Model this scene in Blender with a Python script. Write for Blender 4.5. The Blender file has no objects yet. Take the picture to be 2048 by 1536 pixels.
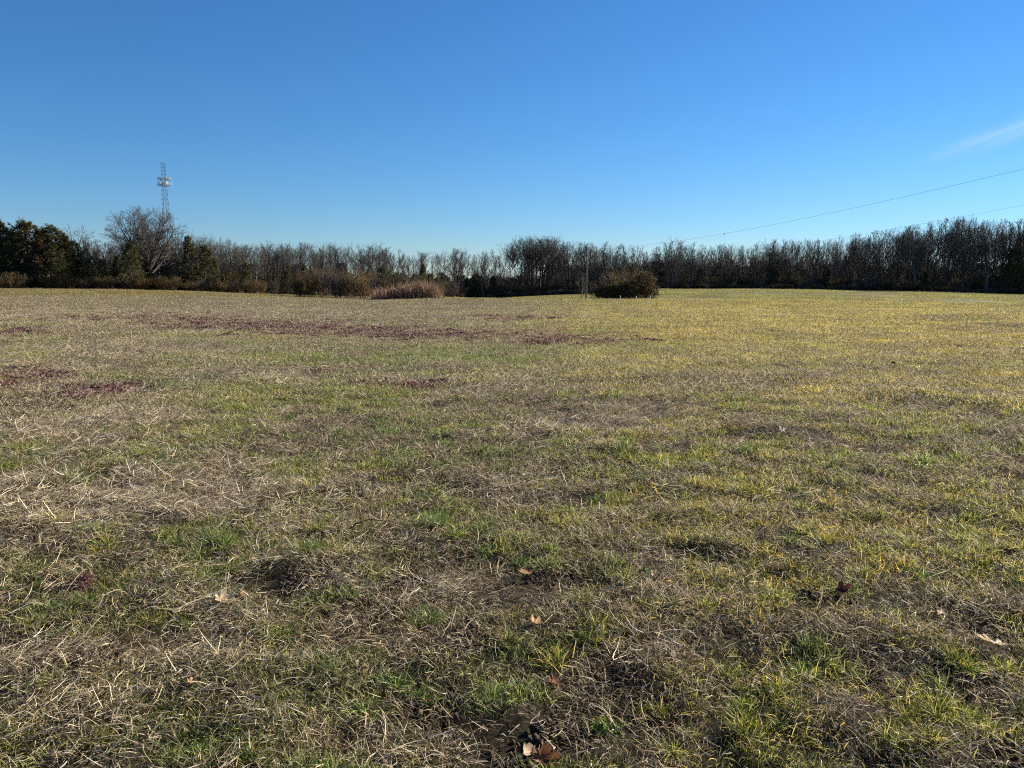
import bpy, math, random
import numpy as np
from mathutils import Vector, Matrix

# ------------------------------------------------------------------ camera, sky, sun
S = bpy.context.scene
COL = S.collection
F_PX = 1538.0            # focal length in pixels of the 2048 px wide photograph
H_ROW = 562.0            # row of the true horizon
CAM_Z = 1.6
PITCH = math.atan((768 - H_ROW) / F_PX)
cam_d = bpy.data.cameras.new("camera")
cam = bpy.data.objects.new("camera", cam_d)
COL.objects.link(cam)
cam.location = (0, 0, CAM_Z)
cam.rotation_euler = (math.pi / 2 - PITCH, 0, 0)
cam_d.sensor_width = 36
cam_d.lens = 36 * F_PX / 2048
cam_d.clip_start = 0.05
cam_d.clip_end = 8000
S.camera = cam

SUN_AZ = math.radians(58)     # to the right of the view axis
SUN_EL = math.radians(25)
world = bpy.data.worlds.new("World")
S.world = world
world.use_nodes = True
nt = world.node_tree
for n in list(nt.nodes):
    nt.nodes.remove(n)
sky = nt.nodes.new("ShaderNodeTexSky")
sky.sky_type = 'NISHITA'
sky.sun_disc = False
sky.sun_elevation = SUN_EL
sky.sun_rotation = SUN_AZ
sky.air_density = 1.357
sky.dust_density = 0.0
sky.ozone_density = 9.15
sky.altitude = 1990
bg = nt.nodes.new("ShaderNodeBackground")
bg.inputs['Strength'].default_value = 0.0512
wout = nt.nodes.new("ShaderNodeOutputWorld")
# thin cirrus wisps low in the sky to the right, fixed to world directions
tc = nt.nodes.new("ShaderNodeTexCoord")
def wnode(t, **kw):
    n = nt.nodes.new(t)
    for k, v in kw.items():
        setattr(n, k, v)
    return n
CL_AZ, CL_EL = math.radians(35), math.radians(9.9)
cdir = Vector((math.sin(CL_AZ) * math.cos(CL_EL), math.cos(CL_AZ) * math.cos(CL_EL), math.sin(CL_EL)))
cr = Vector((math.cos(CL_AZ), -math.sin(CL_AZ), 0))
cu = cr.cross(cdir)
tilt = math.radians(17)
ax1 = cr * math.cos(tilt) + cu * math.sin(tilt)
ax2 = -cr * math.sin(tilt) + cu * math.cos(tilt)
def wdot(vec, scale):
    n = wnode("ShaderNodeVectorMath", operation='DOT_PRODUCT')
    nt.links.new(tc.outputs['Generated'], n.inputs[0])
    n.inputs[1].default_value = tuple(Vector(vec) * scale)
    return n.outputs['Value']
def wmath(op, a, b=None, clamp=False):
    n = wnode("ShaderNodeMath", operation=op)
    n.use_clamp = clamp
    for i, v in enumerate((a, b)):
        if v is None:
            continue
        if isinstance(v, (int, float)):
            n.inputs[i].default_value = v
        else:
            nt.links.new(v, n.inputs[i])
    return n.outputs[0]
d1 = wdot(ax1, 1.0)
d2 = wdot(ax2, 1.0)
comb = wnode("ShaderNodeCombineXYZ")
nt.links.new(wmath('MULTIPLY', d1, 9.0), comb.inputs[0])
nt.links.new(wmath('MULTIPLY', d2, 75.0), comb.inputs[1])
cn = wnode("ShaderNodeTexNoise")
cn.inputs['Scale'].default_value = 1.0
cn.inputs['Detail'].default_value = 6
cn.inputs['Roughness'].default_value = 0.6
cn.inputs['Distortion'].default_value = 0.6
nt.links.new(comb.outputs[0], cn.inputs['Vector'])
e1 = wmath('POWER', wmath('DIVIDE', d1, 0.15), 2.0)
e2 = wmath('POWER', wmath('DIVIDE', d2, 0.017), 2.0)
mask = wmath('SUBTRACT', 1.0, wmath('SQRT', wmath('ADD', e1, e2)), clamp=True)
front = wdot(cdir, 1.0)
mask = wmath('MULTIPLY', mask, wmath('GREATER_THAN', front, 0.5))
streak = wmath('MULTIPLY', wmath('SUBTRACT', cn.outputs['Fac'], 0.34), 2.2, clamp=True)
cfac = wmath('MULTIPLY', wmath('MULTIPLY', mask, streak), 0.6, clamp=True)
grade = wnode("ShaderNodeHueSaturation")
grade.inputs['Saturation'].default_value = 1.07
nt.links.new(sky.outputs[0], grade.inputs['Color'])
mixc = wnode("ShaderNodeMixRGB")
mixc.inputs[2].default_value = (6.8, 7.6, 8.2, 1)
nt.links.new(cfac, mixc.inputs[0])
nt.links.new(grade.outputs[0], mixc.inputs[1])
nt.links.new(mixc.outputs[0], bg.inputs['Color'])
nt.links.new(bg.outputs[0], wout.inputs['Surface'])

sun_d = bpy.data.lights.new("sun", 'SUN')
sun_d.energy = 5.0
sun_d.angle = math.radians(0.53)
sun_d.color = (1.0, 0.91, 0.74)
sun = bpy.data.objects.new("sun", sun_d)
COL.objects.link(sun)
sdir = Vector((math.sin(SUN_AZ) * math.cos(SUN_EL), math.cos(SUN_AZ) * math.cos(SUN_EL), math.sin(SUN_EL)))
sun.rotation_euler = sdir.to_track_quat('Z', 'Y').to_euler()
sun.location = (60, 40, 60)
S.view_settings.view_transform = 'Standard'
S.view_settings.look = 'None'
S.view_settings.exposure = 1.35
S.view_settings.gamma = 1.0
S.render.engine = 'CYCLES'
S.cycles.max_bounces = 6
S.cycles.diffuse_bounces = 2
S.cycles.transmission_bounces = 3
S.cycles.use_denoising = False
S.cycles.filter_width = 1.1
S.cycles.transparent_max_bounces = 8
S.cycles.caustics_reflective = False
S.cycles.caustics_refractive = False

# ------------------------------------------------------------------ helpers
rs = np.random.RandomState
def tag(o, label=None, cat=None, group=None, kind=None):
    if label: o['label'] = label
    if cat: o['category'] = cat
    if group: o['group'] = group
    if kind: o['kind'] = kind
    return o
def empty(name, loc=(0, 0, 0), rz=0.0):
    o = bpy.data.objects.new(name, None)
    o.empty_display_size = 0.2
    COL.objects.link(o)
    o.location = loc
    o.rotation_euler = (0, 0, rz)
    return o
def mesh_np(name, V, polys, smooth=False, attrs=None):
    """V (n,3); polys list of (k, m) int arrays, rows are faces of m corners"""
    me = bpy.data.meshes.new(name)
    V = np.asarray(V, dtype=np.float32)
    me.vertices.add(len(V))
    me.vertices.foreach_set('co', V.ravel())
    loops = np.concatenate([p.ravel() for p in polys]).astype(np.int32)
    tot = np.concatenate([np.full(len(p), p.shape[1], np.int32) for p in polys])
    start = np.concatenate([[0], np.cumsum(tot)[:-1]]).astype(np.int32)
    me.loops.add(len(loops))
    me.loops.foreach_set('vertex_index', loops)
    me.polygons.add(len(tot))
    me.polygons.foreach_set('loop_start', start)
    if smooth:
        me.polygons.foreach_set('use_smooth', np.ones(len(tot), bool))
    me.update(calc_edges=True)
    for k, a in (attrs or {}).items():
        a = np.asarray(a, dtype=np.float32)
        if a.ndim == 1:
            at = me.attributes.new(k, 'FLOAT', 'POINT')
            at.data.foreach_set('value', a)
        else:
            at = me.attributes.new(k, 'FLOAT_VECTOR', 'POINT')
            at.data.foreach_set('vector', a.ravel())
    me.validate()
    return me
def obj(name, me, mat=None, parent=None, link=True):
    o = bpy.data.objects.new(name, me)
    if mat is not None and len(me.materials) == 0:
        me.materials.append(mat)
    if link:
        COL.objects.link(o)
    if parent is not None:
        o.parent = parent
    return o

class Tubes:
    """collects tapered tubes along polylines"""
    def __init__(self):
        self.V, self.Q, self.T, self.A, self.n = [], [], [], [], 0
    def add(self, P, R, k=4, val=0.5, cap=True):
        P = np.asarray(P, float); m = len(P)
        R = np.asarray(R, float)
        T = np.empty_like(P)
        T[1:-1] = P[2:] - P[:-2]; T[0] = P[1] - P[0]; T[-1] = P[-1] - P[-2]
        T /= (np.linalg.norm(T, axis=1, keepdims=True) + 1e-9)
        ref = np.array([0, 0, 1.0]) if abs(T[0][2]) < 0.9 else np.array([1.0, 0, 0])
        A = np.cross(T, ref); A /= (np.linalg.norm(A, axis=1, keepdims=True) + 1e-9)
        B = np.cross(T, A)
        ang = np.arange(k) * 2 * math.pi / k
        ring = (A[:, None, :] * np.cos(ang)[None, :, None] + B[:, None, :] * np.sin(ang)[None, :, None]) * R[:, None, None]
        self.V.append((P[:, None, :] + ring).reshape(-1, 3))
        i = np.arange(m - 1)[:, None] * k
        j = np.arange(k)[None, :]
        j2 = (j + 1) % k
        q = np.stack([i + j, i + j2, i + k + j2, i + k + j], axis=-1).reshape(-1, 4) + self.n
        self.Q.append(q)
        if cap and k >= 4:
            e = self.n + (m - 1) * k
            if k == 4: self.Q.append(np.array([[e, e + 1, e + 2, e + 3]]))
        self.A.append(np.full(m * k, val))
        self.n += m * k
    def mesh(self, name, smooth=True):
        return mesh_np(name, np.concatenate(self.V), [np.concatenate(self.Q)], smooth, {'rnd': np.concatenate(self.A)})

# value noise in world metres
def vnoise(x, y, seed=0):
    x = np.asarray(x, float); y = np.asarray(y, float)
    xi = np.floor(x); yi = np.floor(y)
    fx = x - xi; fy = y - yi
    fx = fx * fx * (3 - 2 * fx); fy = fy * fy * (3 - 2 * fy)
    def h(a, b):
        n = np.sin(a * 127.1 + b * 311.7 + seed * 74.7) * 43758.5453
        return n - np.floor(n)
    return (h(xi, yi) * (1 - fx) + h(xi + 1, yi) * fx) * (1 - fy) + (h(xi, yi + 1) * (1 - fx) + h(xi + 1, yi + 1) * fx) * fy
def fbm(x, y, sc, seed=0, oct=4, gain=0.5):
    v = 0; a = 1; t = 0
    for i in range(oct):
        v = v + a * vnoise(np.asarray(x) / sc + 13.7 * i, np.asarray(y) / sc - 7.3 * i, seed + i)
        t += a; a *= gain; sc *= 0.5
    return v / t
def sstep(a, b, x):
    t = np.clip((x - a) / (b - a), 0, 1)
    return t * t * (3 - 2 * t)

# ------------------------------------------------------------------ terrain (a world heightfield)
FAR = np.array([(-900, 574), (-200, 574), (0, 575), (200, 576), (400, 581), (600, 589), (700, 592), (880, 593),
                (950, 593), (1000, 593.5), (1100, 589), (1170, 586.5), (1320, 577), (1500, 576), (1600, 577),
                (1750, 580), (1860, 581), (2048, 587), (2300, 590), (3000, 592)], float)
DFAR = np.array([(-900, 110), (0, 115), (400, 130), (600, 135), (800, 140), (880, 165), (940, 200), (1200, 205),
                 (1500, 212), (2048, 195), (2400, 185), (3000, 180)], float)
CREST = np.array([(-900, 110), (600, 80), (850, 72), (1100, 69), (1440, 68), (1600, 67), (1700, 63), (2048, 52.5), (3000, 45)], float)
def az_of(x, y):
    return 1024 + F_PX / math.cos(PITCH) * np.asarray(x) / np.maximum(np.asarray(y), 0.5)
def far_row(a): return np.interp(a, FAR[:, 0], FAR[:, 1])
def far_d(a): return np.interp(a, DFAR[:, 0], DFAR[:, 1])
def z_row(row, d): return CAM_Z - (row - H_ROW) / (F_PX * (1 + 0.0)) * d * (1 / (math.cos(PITCH) ** 2 * 1.0))
# small mounds: pixel in the photograph, radius m, height m
def pix_ground(px, py, z=0.0):
    u = (px - 1024) / F_PX; v = (768 - py) / F_PX
    r = np.array([u, math.cos(PITCH) + v * math.sin(PITCH), -math.sin(PITCH) + v * math.cos(PITCH)])
    t = (z - CAM_Z) / r[2]
    return r[0] * t, r[1] * t
MOUNDS = [(1500, 868, .45, .09), (1560, 872, .3, .07), (1780, 797, .7, .12), (1840, 806, .6, .10), (1935, 690, 1.1, .16),
          (1850, 636, 2.2, .16), (1960, 640, 2.0, .15), (2010, 652, 1.6, .17), (2035, 612, 3, .22), (1150, 826, .35, .09),
          (1120, 874, .35, .07), (1995, 815, .6, .10), (1850, 880, .22, .06), (1700, 868, .3, .05), (560, 1130, .25, .05),
          (1720, 1170, .3, .05), (1790, 1300, .25, .07), (870, 1085, .3, .05), (1350, 1240, .3, .05), (1270, 1345, .15, .02),
          (1670, 1450, .2, .04), (1320, 760, .8, .08), (1590, 765, .8, .07), (420, 880, .5, .07), (1900, 1210, .3, .05),
          (1680, 840, .5, .06), (1440, 790, .5, .06), (1760, 940, .35, .06), (1400, 985, .3, .05), (1240, 905, .25, .06)]
MND = [(*pix_ground(m[0], m[1]), m[2], m[3]) for m in MOUNDS]
def mound_w(x, y):
    w = 0
    for (mx, my, r, h) in MND:
        q = ((x - mx) / (r * 1.5)) ** 2 + ((y - my) / r) ** 2
        w = np.maximum(w, np.exp(-q * 1.4))
    return w
def zt(x, y):
    x = np.asarray(x, float); y = np.asarray(y, float)
    a = az_of(x, y)
    D = far_d(a)
    zf = z_row(far_row(a), D)
    c = np.interp(a, CREST[:, 0], CREST[:, 1])
    # left: gentle rise with no dip
    zl = zf * sstep(45, 1.0, 0) * 0 + zf * sstep(0, 1, (y - 45) / np.maximum(D - 45, 1))
    # right: flat to the crest, dip, rise to the wood edge
    dip = np.minimum(zf - 0.15, -1.05)
    s1 = sstep(0, 1, (y - c + 4) / 26)
    s2 = sstep(0, 1, (y - c - 24) / np.maximum(D - c - 24, 1))
    zr = dip * s1 * (1 - s2) + zf * s2
    w = sstep(700, 960, a)
    z = zl * (1 - w) + zr * w
    z = np.where(y < 5, 0, z)
    n = (fbm(x, y, 1.7, 3, 3) - .5) * 0.075 + (fbm(x, y, 0.30, 8, 2) - .5) * 0.070 * np.clip(1.25 - y / 16, .3, 1)
    z = z + n * np.clip(1.1 - y / 90, .15, 1)
    for (mx, my, r, h) in MND:
        q = ((x - mx) / (r * 1.5)) ** 2 + ((y - my) / r) ** 2
        z = z + h * .6 * np.exp(-q * 1.6)
    return z

# ------------------------------------------------------------------ what grows where (ground maps, world fixed)
def proj(x, y):
    """photograph pixel of a ground point: only used to read the hand drawn field map"""
    cp, sp = math.cos(PITCH), math.sin(PITCH)
    dz = 0 - CAM_Z
    dep = np.maximum(y * cp - dz * sp, 0.3)
    return 1024 + F_PX * x / dep, 768 - F_PX * (y * sp + dz * cp) / dep
def ell(px, py, L):
    w = np.zeros_like(px)
    for (cx, cy, rx, ry, a) in L:
        q = ((px - cx) / rx) ** 2 + ((py - cy) / ry) ** 2
        w = np.maximum(w, a * np.exp(-q))
    return w
PURPLE = [(600, 658, 100, 15, 1), (440, 650, 150, 8, .95), (1130, 682, 150, 9, 1), (900, 672, 190, 8, .95), (740, 664, 120, 9, .9), (40, 666, 45, 8, .8),
          (1010, 640, 70, 5, .6), (110, 758, 75, 15, 1), (20, 768, 70, 18, .9), (200, 782, 110, 16, .7), (790, 770, 100, 10, .42), (640, 745, 110, 6, .3),
          (170, 1178, 45, 14, .75), (225, 1165, 22, 6, .5), (300, 640, 250, 10, .45)]
STRAW = [(350, 1010, 350, 75, .9), (60, 1000, 160, 60, .8), (300, 830, 190, 22, .8), (100, 862, 140, 14, .5), (120, 735, 190, 8, .9),
         (620, 742, 330, 9, .6), (290, 700, 120, 5, .9), (280, 622, 90, 5, 1), (420, 627, 110, 4, 1), (20, 600, 60, 4, 1),
         (1150, 860, 190, 36, .65), (1330, 830, 90, 30, .5), (1000, 790, 220, 20, .4), (1450, 775, 120, 10, .5), (980, 980, 150, 40, .5),
         (880, 1190, 130, 26, .8), (420, 1225, 60, 22, .6), (90, 1310, 120, 40, .9), (150, 1410, 110, 30, .8), (1080, 1445, 190, 30, .9),
         (820, 1470, 200, 40, .5), (1870, 1400, 130, 30, .7), (1680, 1490, 110, 25, .6), (1400, 1310, 120, 40, .4), (330, 1330, 200, 60, .4), (750, 1080, 120, 25, .4),
         (540, 1000, 90, 40, .5), (1450, 905, 80, 20, .5)]
GREEN = [(430, 820, 90, 60, .9), (620, 800, 180, 26, .6), (800, 880, 220, 40, .6), (250, 915, 250, 14, .7), (330, 938, 50, 12, 1), (160, 962, 50, 14, 1),
         (50, 925, 60, 28, .7), (440, 1085, 80, 30, .9), (620, 1105, 50, 28, .9), (900, 1060, 130, 38, .9), (700, 1110, 120, 50, .5), (1160, 1120, 60, 26, .6), (1380, 922, 100, 22, 1), (1650, 960, 160, 30, .7),
         (850, 1240, 60, 28, .9), (280, 1210, 130, 30, .8), (60, 1200, 60, 30, .7), (40, 1330, 50, 26, .8), (260, 1400, 90, 30, .8), (420, 1490, 110, 40, .7),
         (990, 1300, 80, 40, .7), (1010, 1400, 60, 20, .6), (960, 1395, 60, 24, .8), (1180, 720, 260, 26, .6), (700, 715, 330, 18, .7), (480, 870, 110, 20, .6), (580, 950, 60, 20, .8),
         (300, 795, 30, 10, .7), (1600, 1380, 90, 40, .7), (1950, 1440, 90, 60, .8), (1800, 1450, 60, 30, .7), (1230, 1200, 90, 30, .5), (640, 1330, 160, 30, .6), (130, 1500, 110, 30, .7), (1700, 1100, 250, 60, .5)]
DIRT_SHADE = [(1500, 884, 60, 9, 1), (1560, 888, 40, 6, .8), (1800, 812, 60, 7, 1), (1860, 818, 50, 6, .8), (2000, 830, 60, 12, .7), (1935, 698, 26, 5, 1),  # bare soil, and shadows behind the bumps painted as dark soil
        (1860, 640, 80, 4.5, 1), (1980, 647, 80, 4.5, 1), (2020, 661, 60, 6, 1), (1620, 884, 70, 8, .9), (1330, 764, 120, 6, .6), (1600, 768, 80, 7, .7), (1960, 632, 90, 3, .5), (2035, 618, 40, 8, .8), (1150, 834, 16, 5, 1), (1120, 882, 20, 5, 1),
        (1855, 886, 22, 5, 1), (1740, 905, 90, 8, .5), (1100, 1190, 40, 12, .4), (560, 1150, 50, 16, .5), (870, 1100, 30, 12, .5),
        (1780, 1325, 46, 16, 1), (1870, 1325, 30, 16, .9), (1250, 1345, 60, 30, .8), (1380, 1440, 70, 30, .8), (1700, 1410, 60, 18, .8), (430, 1215, 20, 20, .3),
        (1060, 1500, 110, 30, .9), (1160, 1470, 40, 25, .5), (1900, 1210, 60, 14, .4), (1250, 1210, 40, 20, .5), (1980, 1490, 70, 40, .5), (700, 1300, 30, 14, .3), (240, 1350, 30, 10, .5), (180, 1365, 20, 8, .5), (370, 1305, 25, 10, .6)]
def maps(x, y):
    px, py = proj(x, y)
    n1 = fbm(x, y, 1.6, 21, 4); n2 = fbm(x, y, 0.55, 31, 3); n3 = fbm(x, y, 6.0, 41, 3); n4 = fbm(x, y, .22, 51, 2)
    px = px + (n2 - .5) * 90; py = py + (n4 - .5) * 16 * np.clip((py - 562) / 150, .1, 2)
    right = sstep(850, 1450, px)
    far = sstep(760, 620, py)
    g = 0.40 + 0.24 * right + 0.1 * far * right
    g = g + 0.95 * (n1 - .5) + 1.0 * (n2 - .5) + .5 * (n4 - .5)
    g = g + 0.9 * ell(px, py, GREEN) - 0.75 * ell(px, py, STRAW) - 1.0 * ell(px, py, DIRT_SHADE) - 0.34 * sstep(720, 610, py) * (1 - right)
    p = ell(px, py, PURPLE)
    p = np.clip(p * 1.5 * (0.55 + .9 * n2) - 0.10, 0, 1)
    s = 0.28 - 0.18 * right + 1.0 * (fbm(x, y, 1.3, 61, 4) - .5) + .75 * ell(px, py, STRAW) - .4 * ell(px, py, GREEN) - .3 * p
    d = np.clip(ell(px, py, DIRT_SHADE) * 1.1 + 0.9 * (fbm(x, y, .8, 71, 3) - .62) * 2, 0, 1)
    return np.clip(g, 0, 1), np.clip(s, 0, 1), p, d, right, px, py, n1, n3

def tintvec(x, y, r):
    """natural colour drift of the field: greener or yellower growth, world fixed"""
    g, s, p, d, right, px, py, n1, n3 = maps(x, y)
    return g, s, p, d, right, n1, n3

# ------------------------------------------------------------------ materials
def new_mat(name):
    m = bpy.data.materials.new(name)
    m.use_nodes = True
    t = m.node_tree
    for n in list(t.nodes):
        t.nodes.remove(n)
    return m, t
def N(t, typ, **kw):
    n = t.nodes.new(typ)
    for k, v in kw.items():
        if hasattr(n, k): setattr(n, k, v)
        else: n.inputs[k].default_value = v
    return n
def L(t, a, b): t.links.new(a, b)
def ramp(t, fac, stops):
    r = t.nodes.new('ShaderNodeValToRGB')
    while len(r.color_ramp.elements) < len(stops):
        r.color_ramp.elements.new(0.5)
    for e, (p, c) in zip(r.color_ramp.elements, stops):
        e.position = p; e.color = (*c, 1)
    if fac is not None: L(t, fac, r.inputs[0])
    return r
def leafy(name, stops, trans=0.35, rough=0.55, inst_tint=True, spec=0.3, tcol=(1, 1, 1)):
    m, t = new_mat(name)
    at = N(t, 'ShaderNodeAttribute', attribute_name='rnd')
    r = ramp(t, at.outputs['Fac'], stops)
    col = r.outputs[0]
    if inst_tint:
        ti = N(t, 'ShaderNodeAttribute', attribute_name='tint', attribute_type='INSTANCER')
        mx = N(t, 'ShaderNodeVectorMath', operation='MULTIPLY')
        L(t, col, mx.inputs[0]); L(t, ti.outputs['Vector'], mx.inputs[1])
        col = mx.outputs[0]
    p = N(t, 'ShaderNodeBsdfPrincipled')
    p.inputs['Roughness'].default_value = rough
    p.inputs['Specular IOR Level'].default_value = spec
    L(t, col, p.inputs['Base Color'])
    o = N(t, 'ShaderNodeOutputMaterial')
    if trans > 0:
        tr = N(t, 'ShaderNodeBsdfTranslucent')
        mc = N(t, 'ShaderNodeVectorMath', operation='MULTIPLY')
        mc.inputs[1].default_value = tcol
        L(t, col, mc.inputs[0]); L(t, mc.outputs[0], tr.inputs['Color'])
        ms = N(t, 'ShaderNodeMixShader'); ms.inputs[0].default_value = trans
        L(t, p.outputs[0], ms.inputs[1]); L(t, tr.outputs[0], ms.inputs[2])
        L(t, ms.outputs[0], o.inputs[0])
    else:
        L(t, p.outputs[0], o.inputs[0])
    return m
def bark(name, c1, c2, rough=0.9, vary=0.35, scale=3.0):
    m, t = new_mat(name)
    g = N(t, 'ShaderNodeTexCoord')
    mp = N(t, 'ShaderNodeMapping'); mp.inputs['Scale'].default_value = (1, 1, .25)
    L(t, g.outputs['Object'], mp.inputs[0])
    n = N(t, 'ShaderNodeTexNoise'); n.inputs['Scale'].default_value = scale; n.inputs['Detail'].default_value = 5
    L(t, mp.outputs[0], n.inputs['Vector'])
    r = ramp(t, n.outputs['Fac'], [(.3, c1), (.7, c2)])
    oi = N(t, 'ShaderNodeObjectInfo')
    mr = N(t, 'ShaderNodeMapRange'); mr.inputs[3].default_value = 1 - vary; mr.inputs[4].default_value = 1 + vary
    L(t, oi.outputs['Random'], mr.inputs[0])
    vm = N(t, 'ShaderNodeVectorMath', operation='SCALE')
    L(t, r.outputs[0], vm.inputs[0]); L(t, mr.outputs[0], vm.inputs['Scale'])
    p = N(t, 'ShaderNodeBsdfPrincipled'); p.inputs['Roughness'].default_value = rough
    p.inputs['Specular IOR Level'].default_value = .2
    L(t, vm.outputs[0], p.inputs['Base Color'])
    b = N(t, 'ShaderNodeBump'); b.inputs['Strength'].default_value = .6
    L(t, n.outputs['Fac'], b.inputs['Height']); L(t, b.outputs[0], p.inputs['Normal'])
    o = N(t, 'ShaderNodeOutputMaterial'); L(t, p.outputs[0], o.inputs[0])
    return m
def plain(name, col, rough=.6, metal=0.0, nscale=8.0, amt=.15):
    m, t = new_mat(name)
    g = N(t, 'ShaderNodeTexCoord')
    n = N(t, 'ShaderNodeTexNoise'); n.inputs['Scale'].default_value = nscale; n.inputs['Detail'].default_value = 4
    L(t, g.outputs['Object'], n.inputs['Vector'])
    a = tuple(c * (1 - amt) for c in col); b = tuple(min(1, c * (1 + amt)) for c in col)
    r = ramp(t, n.outputs['Fac'], [(.3, a), (.7, b)])
    p = N(t, 'ShaderNodeBsdfPrincipled'); p.inputs['Roughness'].default_value = rough; p.inputs['Metallic'].default_value = metal
    L(t, r.outputs[0], p.inputs['Base Color'])
    o = N(t, 'ShaderNodeOutputMaterial'); L(t, p.outputs[0], o.inputs[0])
    return m

M = {}
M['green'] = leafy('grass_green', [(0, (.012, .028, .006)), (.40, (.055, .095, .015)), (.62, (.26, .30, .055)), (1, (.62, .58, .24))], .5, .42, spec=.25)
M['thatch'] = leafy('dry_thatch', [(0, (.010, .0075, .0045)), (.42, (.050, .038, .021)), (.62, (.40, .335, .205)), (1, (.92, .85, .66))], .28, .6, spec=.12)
M['straw'] = leafy('dry_straw', [(0, (.10, .078, .048)), (.4, (.34, .285, .19)), (.65, (.62, .55, .42)), (1, (.90, .86, .74))], .25, .6, spec=.15)
M['purple'] = leafy('purple_weed', [(0, (.07, .026, .030)), (.5, (.145, .060, .065)), (.7, (.16, .115, .06)), (1, (.31, .16, .19))], .35, .6)
M['soil'] = leafy('soil_crumb', [(0, (.03, .022, .015)), (1, (.11, .08, .052))], 0, .95, inst_tint=False, spec=.1)
M['broad'] = leafy('broad_leaf_weed', [(0, (.05, .11, .02)), (.6, (.12, .20, .03)), (1, (.25, .32, .06))], .4, .35, inst_tint=False, spec=.5)
M['bark'] = bark('bark_grey', (.045, .038, .031), (.12, .10, .082))
M['twig'] = bark('twig_brown', (.040, .035, .031), (.095, .083, .073))
M['twig_red'] = bark('twig_reddish', (.058, .048, .041), (.125, .103, .088))
M['pale_bark'] = bark('bark_pale', (.28, .24, .19), (.45, .40, .33))
M['brush'] = bark('brush_tan', (.08, .055, .024), (.18, .125, .058), vary=.25)
M['pole'] = bark('pole_wood', (.12, .10, .085), (.22, .19, .16), vary=.05)
M['metal'] = plain('galvanised_steel', (.10, .13, .17), .6, .2)
M['antenna'] = plain('antenna_white', (.42, .45, .48), .6)
M['antenna_dark'] = plain('antenna_grey', (.16, .19, .22), .5)
M['wire'] = plain('weathered_wire', (.16, .16, .17), .6)
M['post'] = plain('white_post', (.72, .70, .64), .6)
M['dark_twig'] = bark('dead_stick', (.035, .028, .024), (.075, .06, .05), scale=60)
M['reed'] = leafy('dry_reed', [(0, (.08, .045, .030)), (.6, (.19, .115, .072)), (1, (.38, .26, .165))], .25, .7, inst_tint=False)

def ground_mat():
    m, t = new_mat('field_soil')
    at = N(t, 'ShaderNodeAttribute', attribute_name='gcol')
    g = N(t, 'ShaderNodeNewGeometry')
    n1 = N(t, 'ShaderNodeTexNoise'); n1.inputs['Scale'].default_value = 14; n1.inputs['Detail'].default_value = 8; n1.inputs['Roughness'].default_value = .7
    L(t, g.outputs['Position'], n1.inputs['Vector'])
    n2 = N(t, 'ShaderNodeTexNoise'); n2.inputs['Scale'].default_value = 1.3; n2.inputs['Detail'].default_value = 8; n2.inputs['Roughness'].default_value = .75
    L(t, g.outputs['Position'], n2.inputs['Vector'])
    mr = N(t, 'ShaderNodeMapRange'); mr.inputs[1].default_value = .3; mr.inputs[2].default_value = .7; mr.inputs[3].default_value = .45; mr.inputs[4].default_value = 1.6
    L(t, n1.outputs['Fac'], mr.inputs[0])
    mr2 = N(t, 'ShaderNodeMapRange'); mr2.inputs[1].default_value = .3; mr2.inputs[2].default_value = .7; mr2.inputs[3].default_value = .7; mr2.inputs[4].default_value = 1.3
    L(t, n2.outputs['Fac'], mr2.inputs[0])
    mm = N(t, 'ShaderNodeMath', operation='MULTIPLY'); L(t, mr.outputs[0], mm.inputs[0]); L(t, mr2.outputs[0], mm.inputs[1])
    vm = N(t, 'ShaderNodeVectorMath', operation='SCALE')
    L(t, at.outputs['Vector'], vm.inputs[0]); L(t, mm.outputs[0], vm.inputs['Scale'])
    p = N(t, 'ShaderNodeBsdfPrincipled'); p.inputs['Roughness'].default_value = .95; p.inputs['Specular IOR Level'].default_value = .1
    L(t, vm.outputs[0], p.inputs['Base Color'])
    b = N(t, 'ShaderNodeBump'); b.inputs['Strength'].default_value = .8; b.inputs['Distance'].default_value = .03
    L(t, n1.outputs['Fac'], b.inputs['Height']); L(t, b.outputs[0], p.inputs['Normal'])
    o = N(t, 'ShaderNodeOutputMaterial'); L(t, p.outputs[0], o.inputs[0])
    return m

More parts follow.
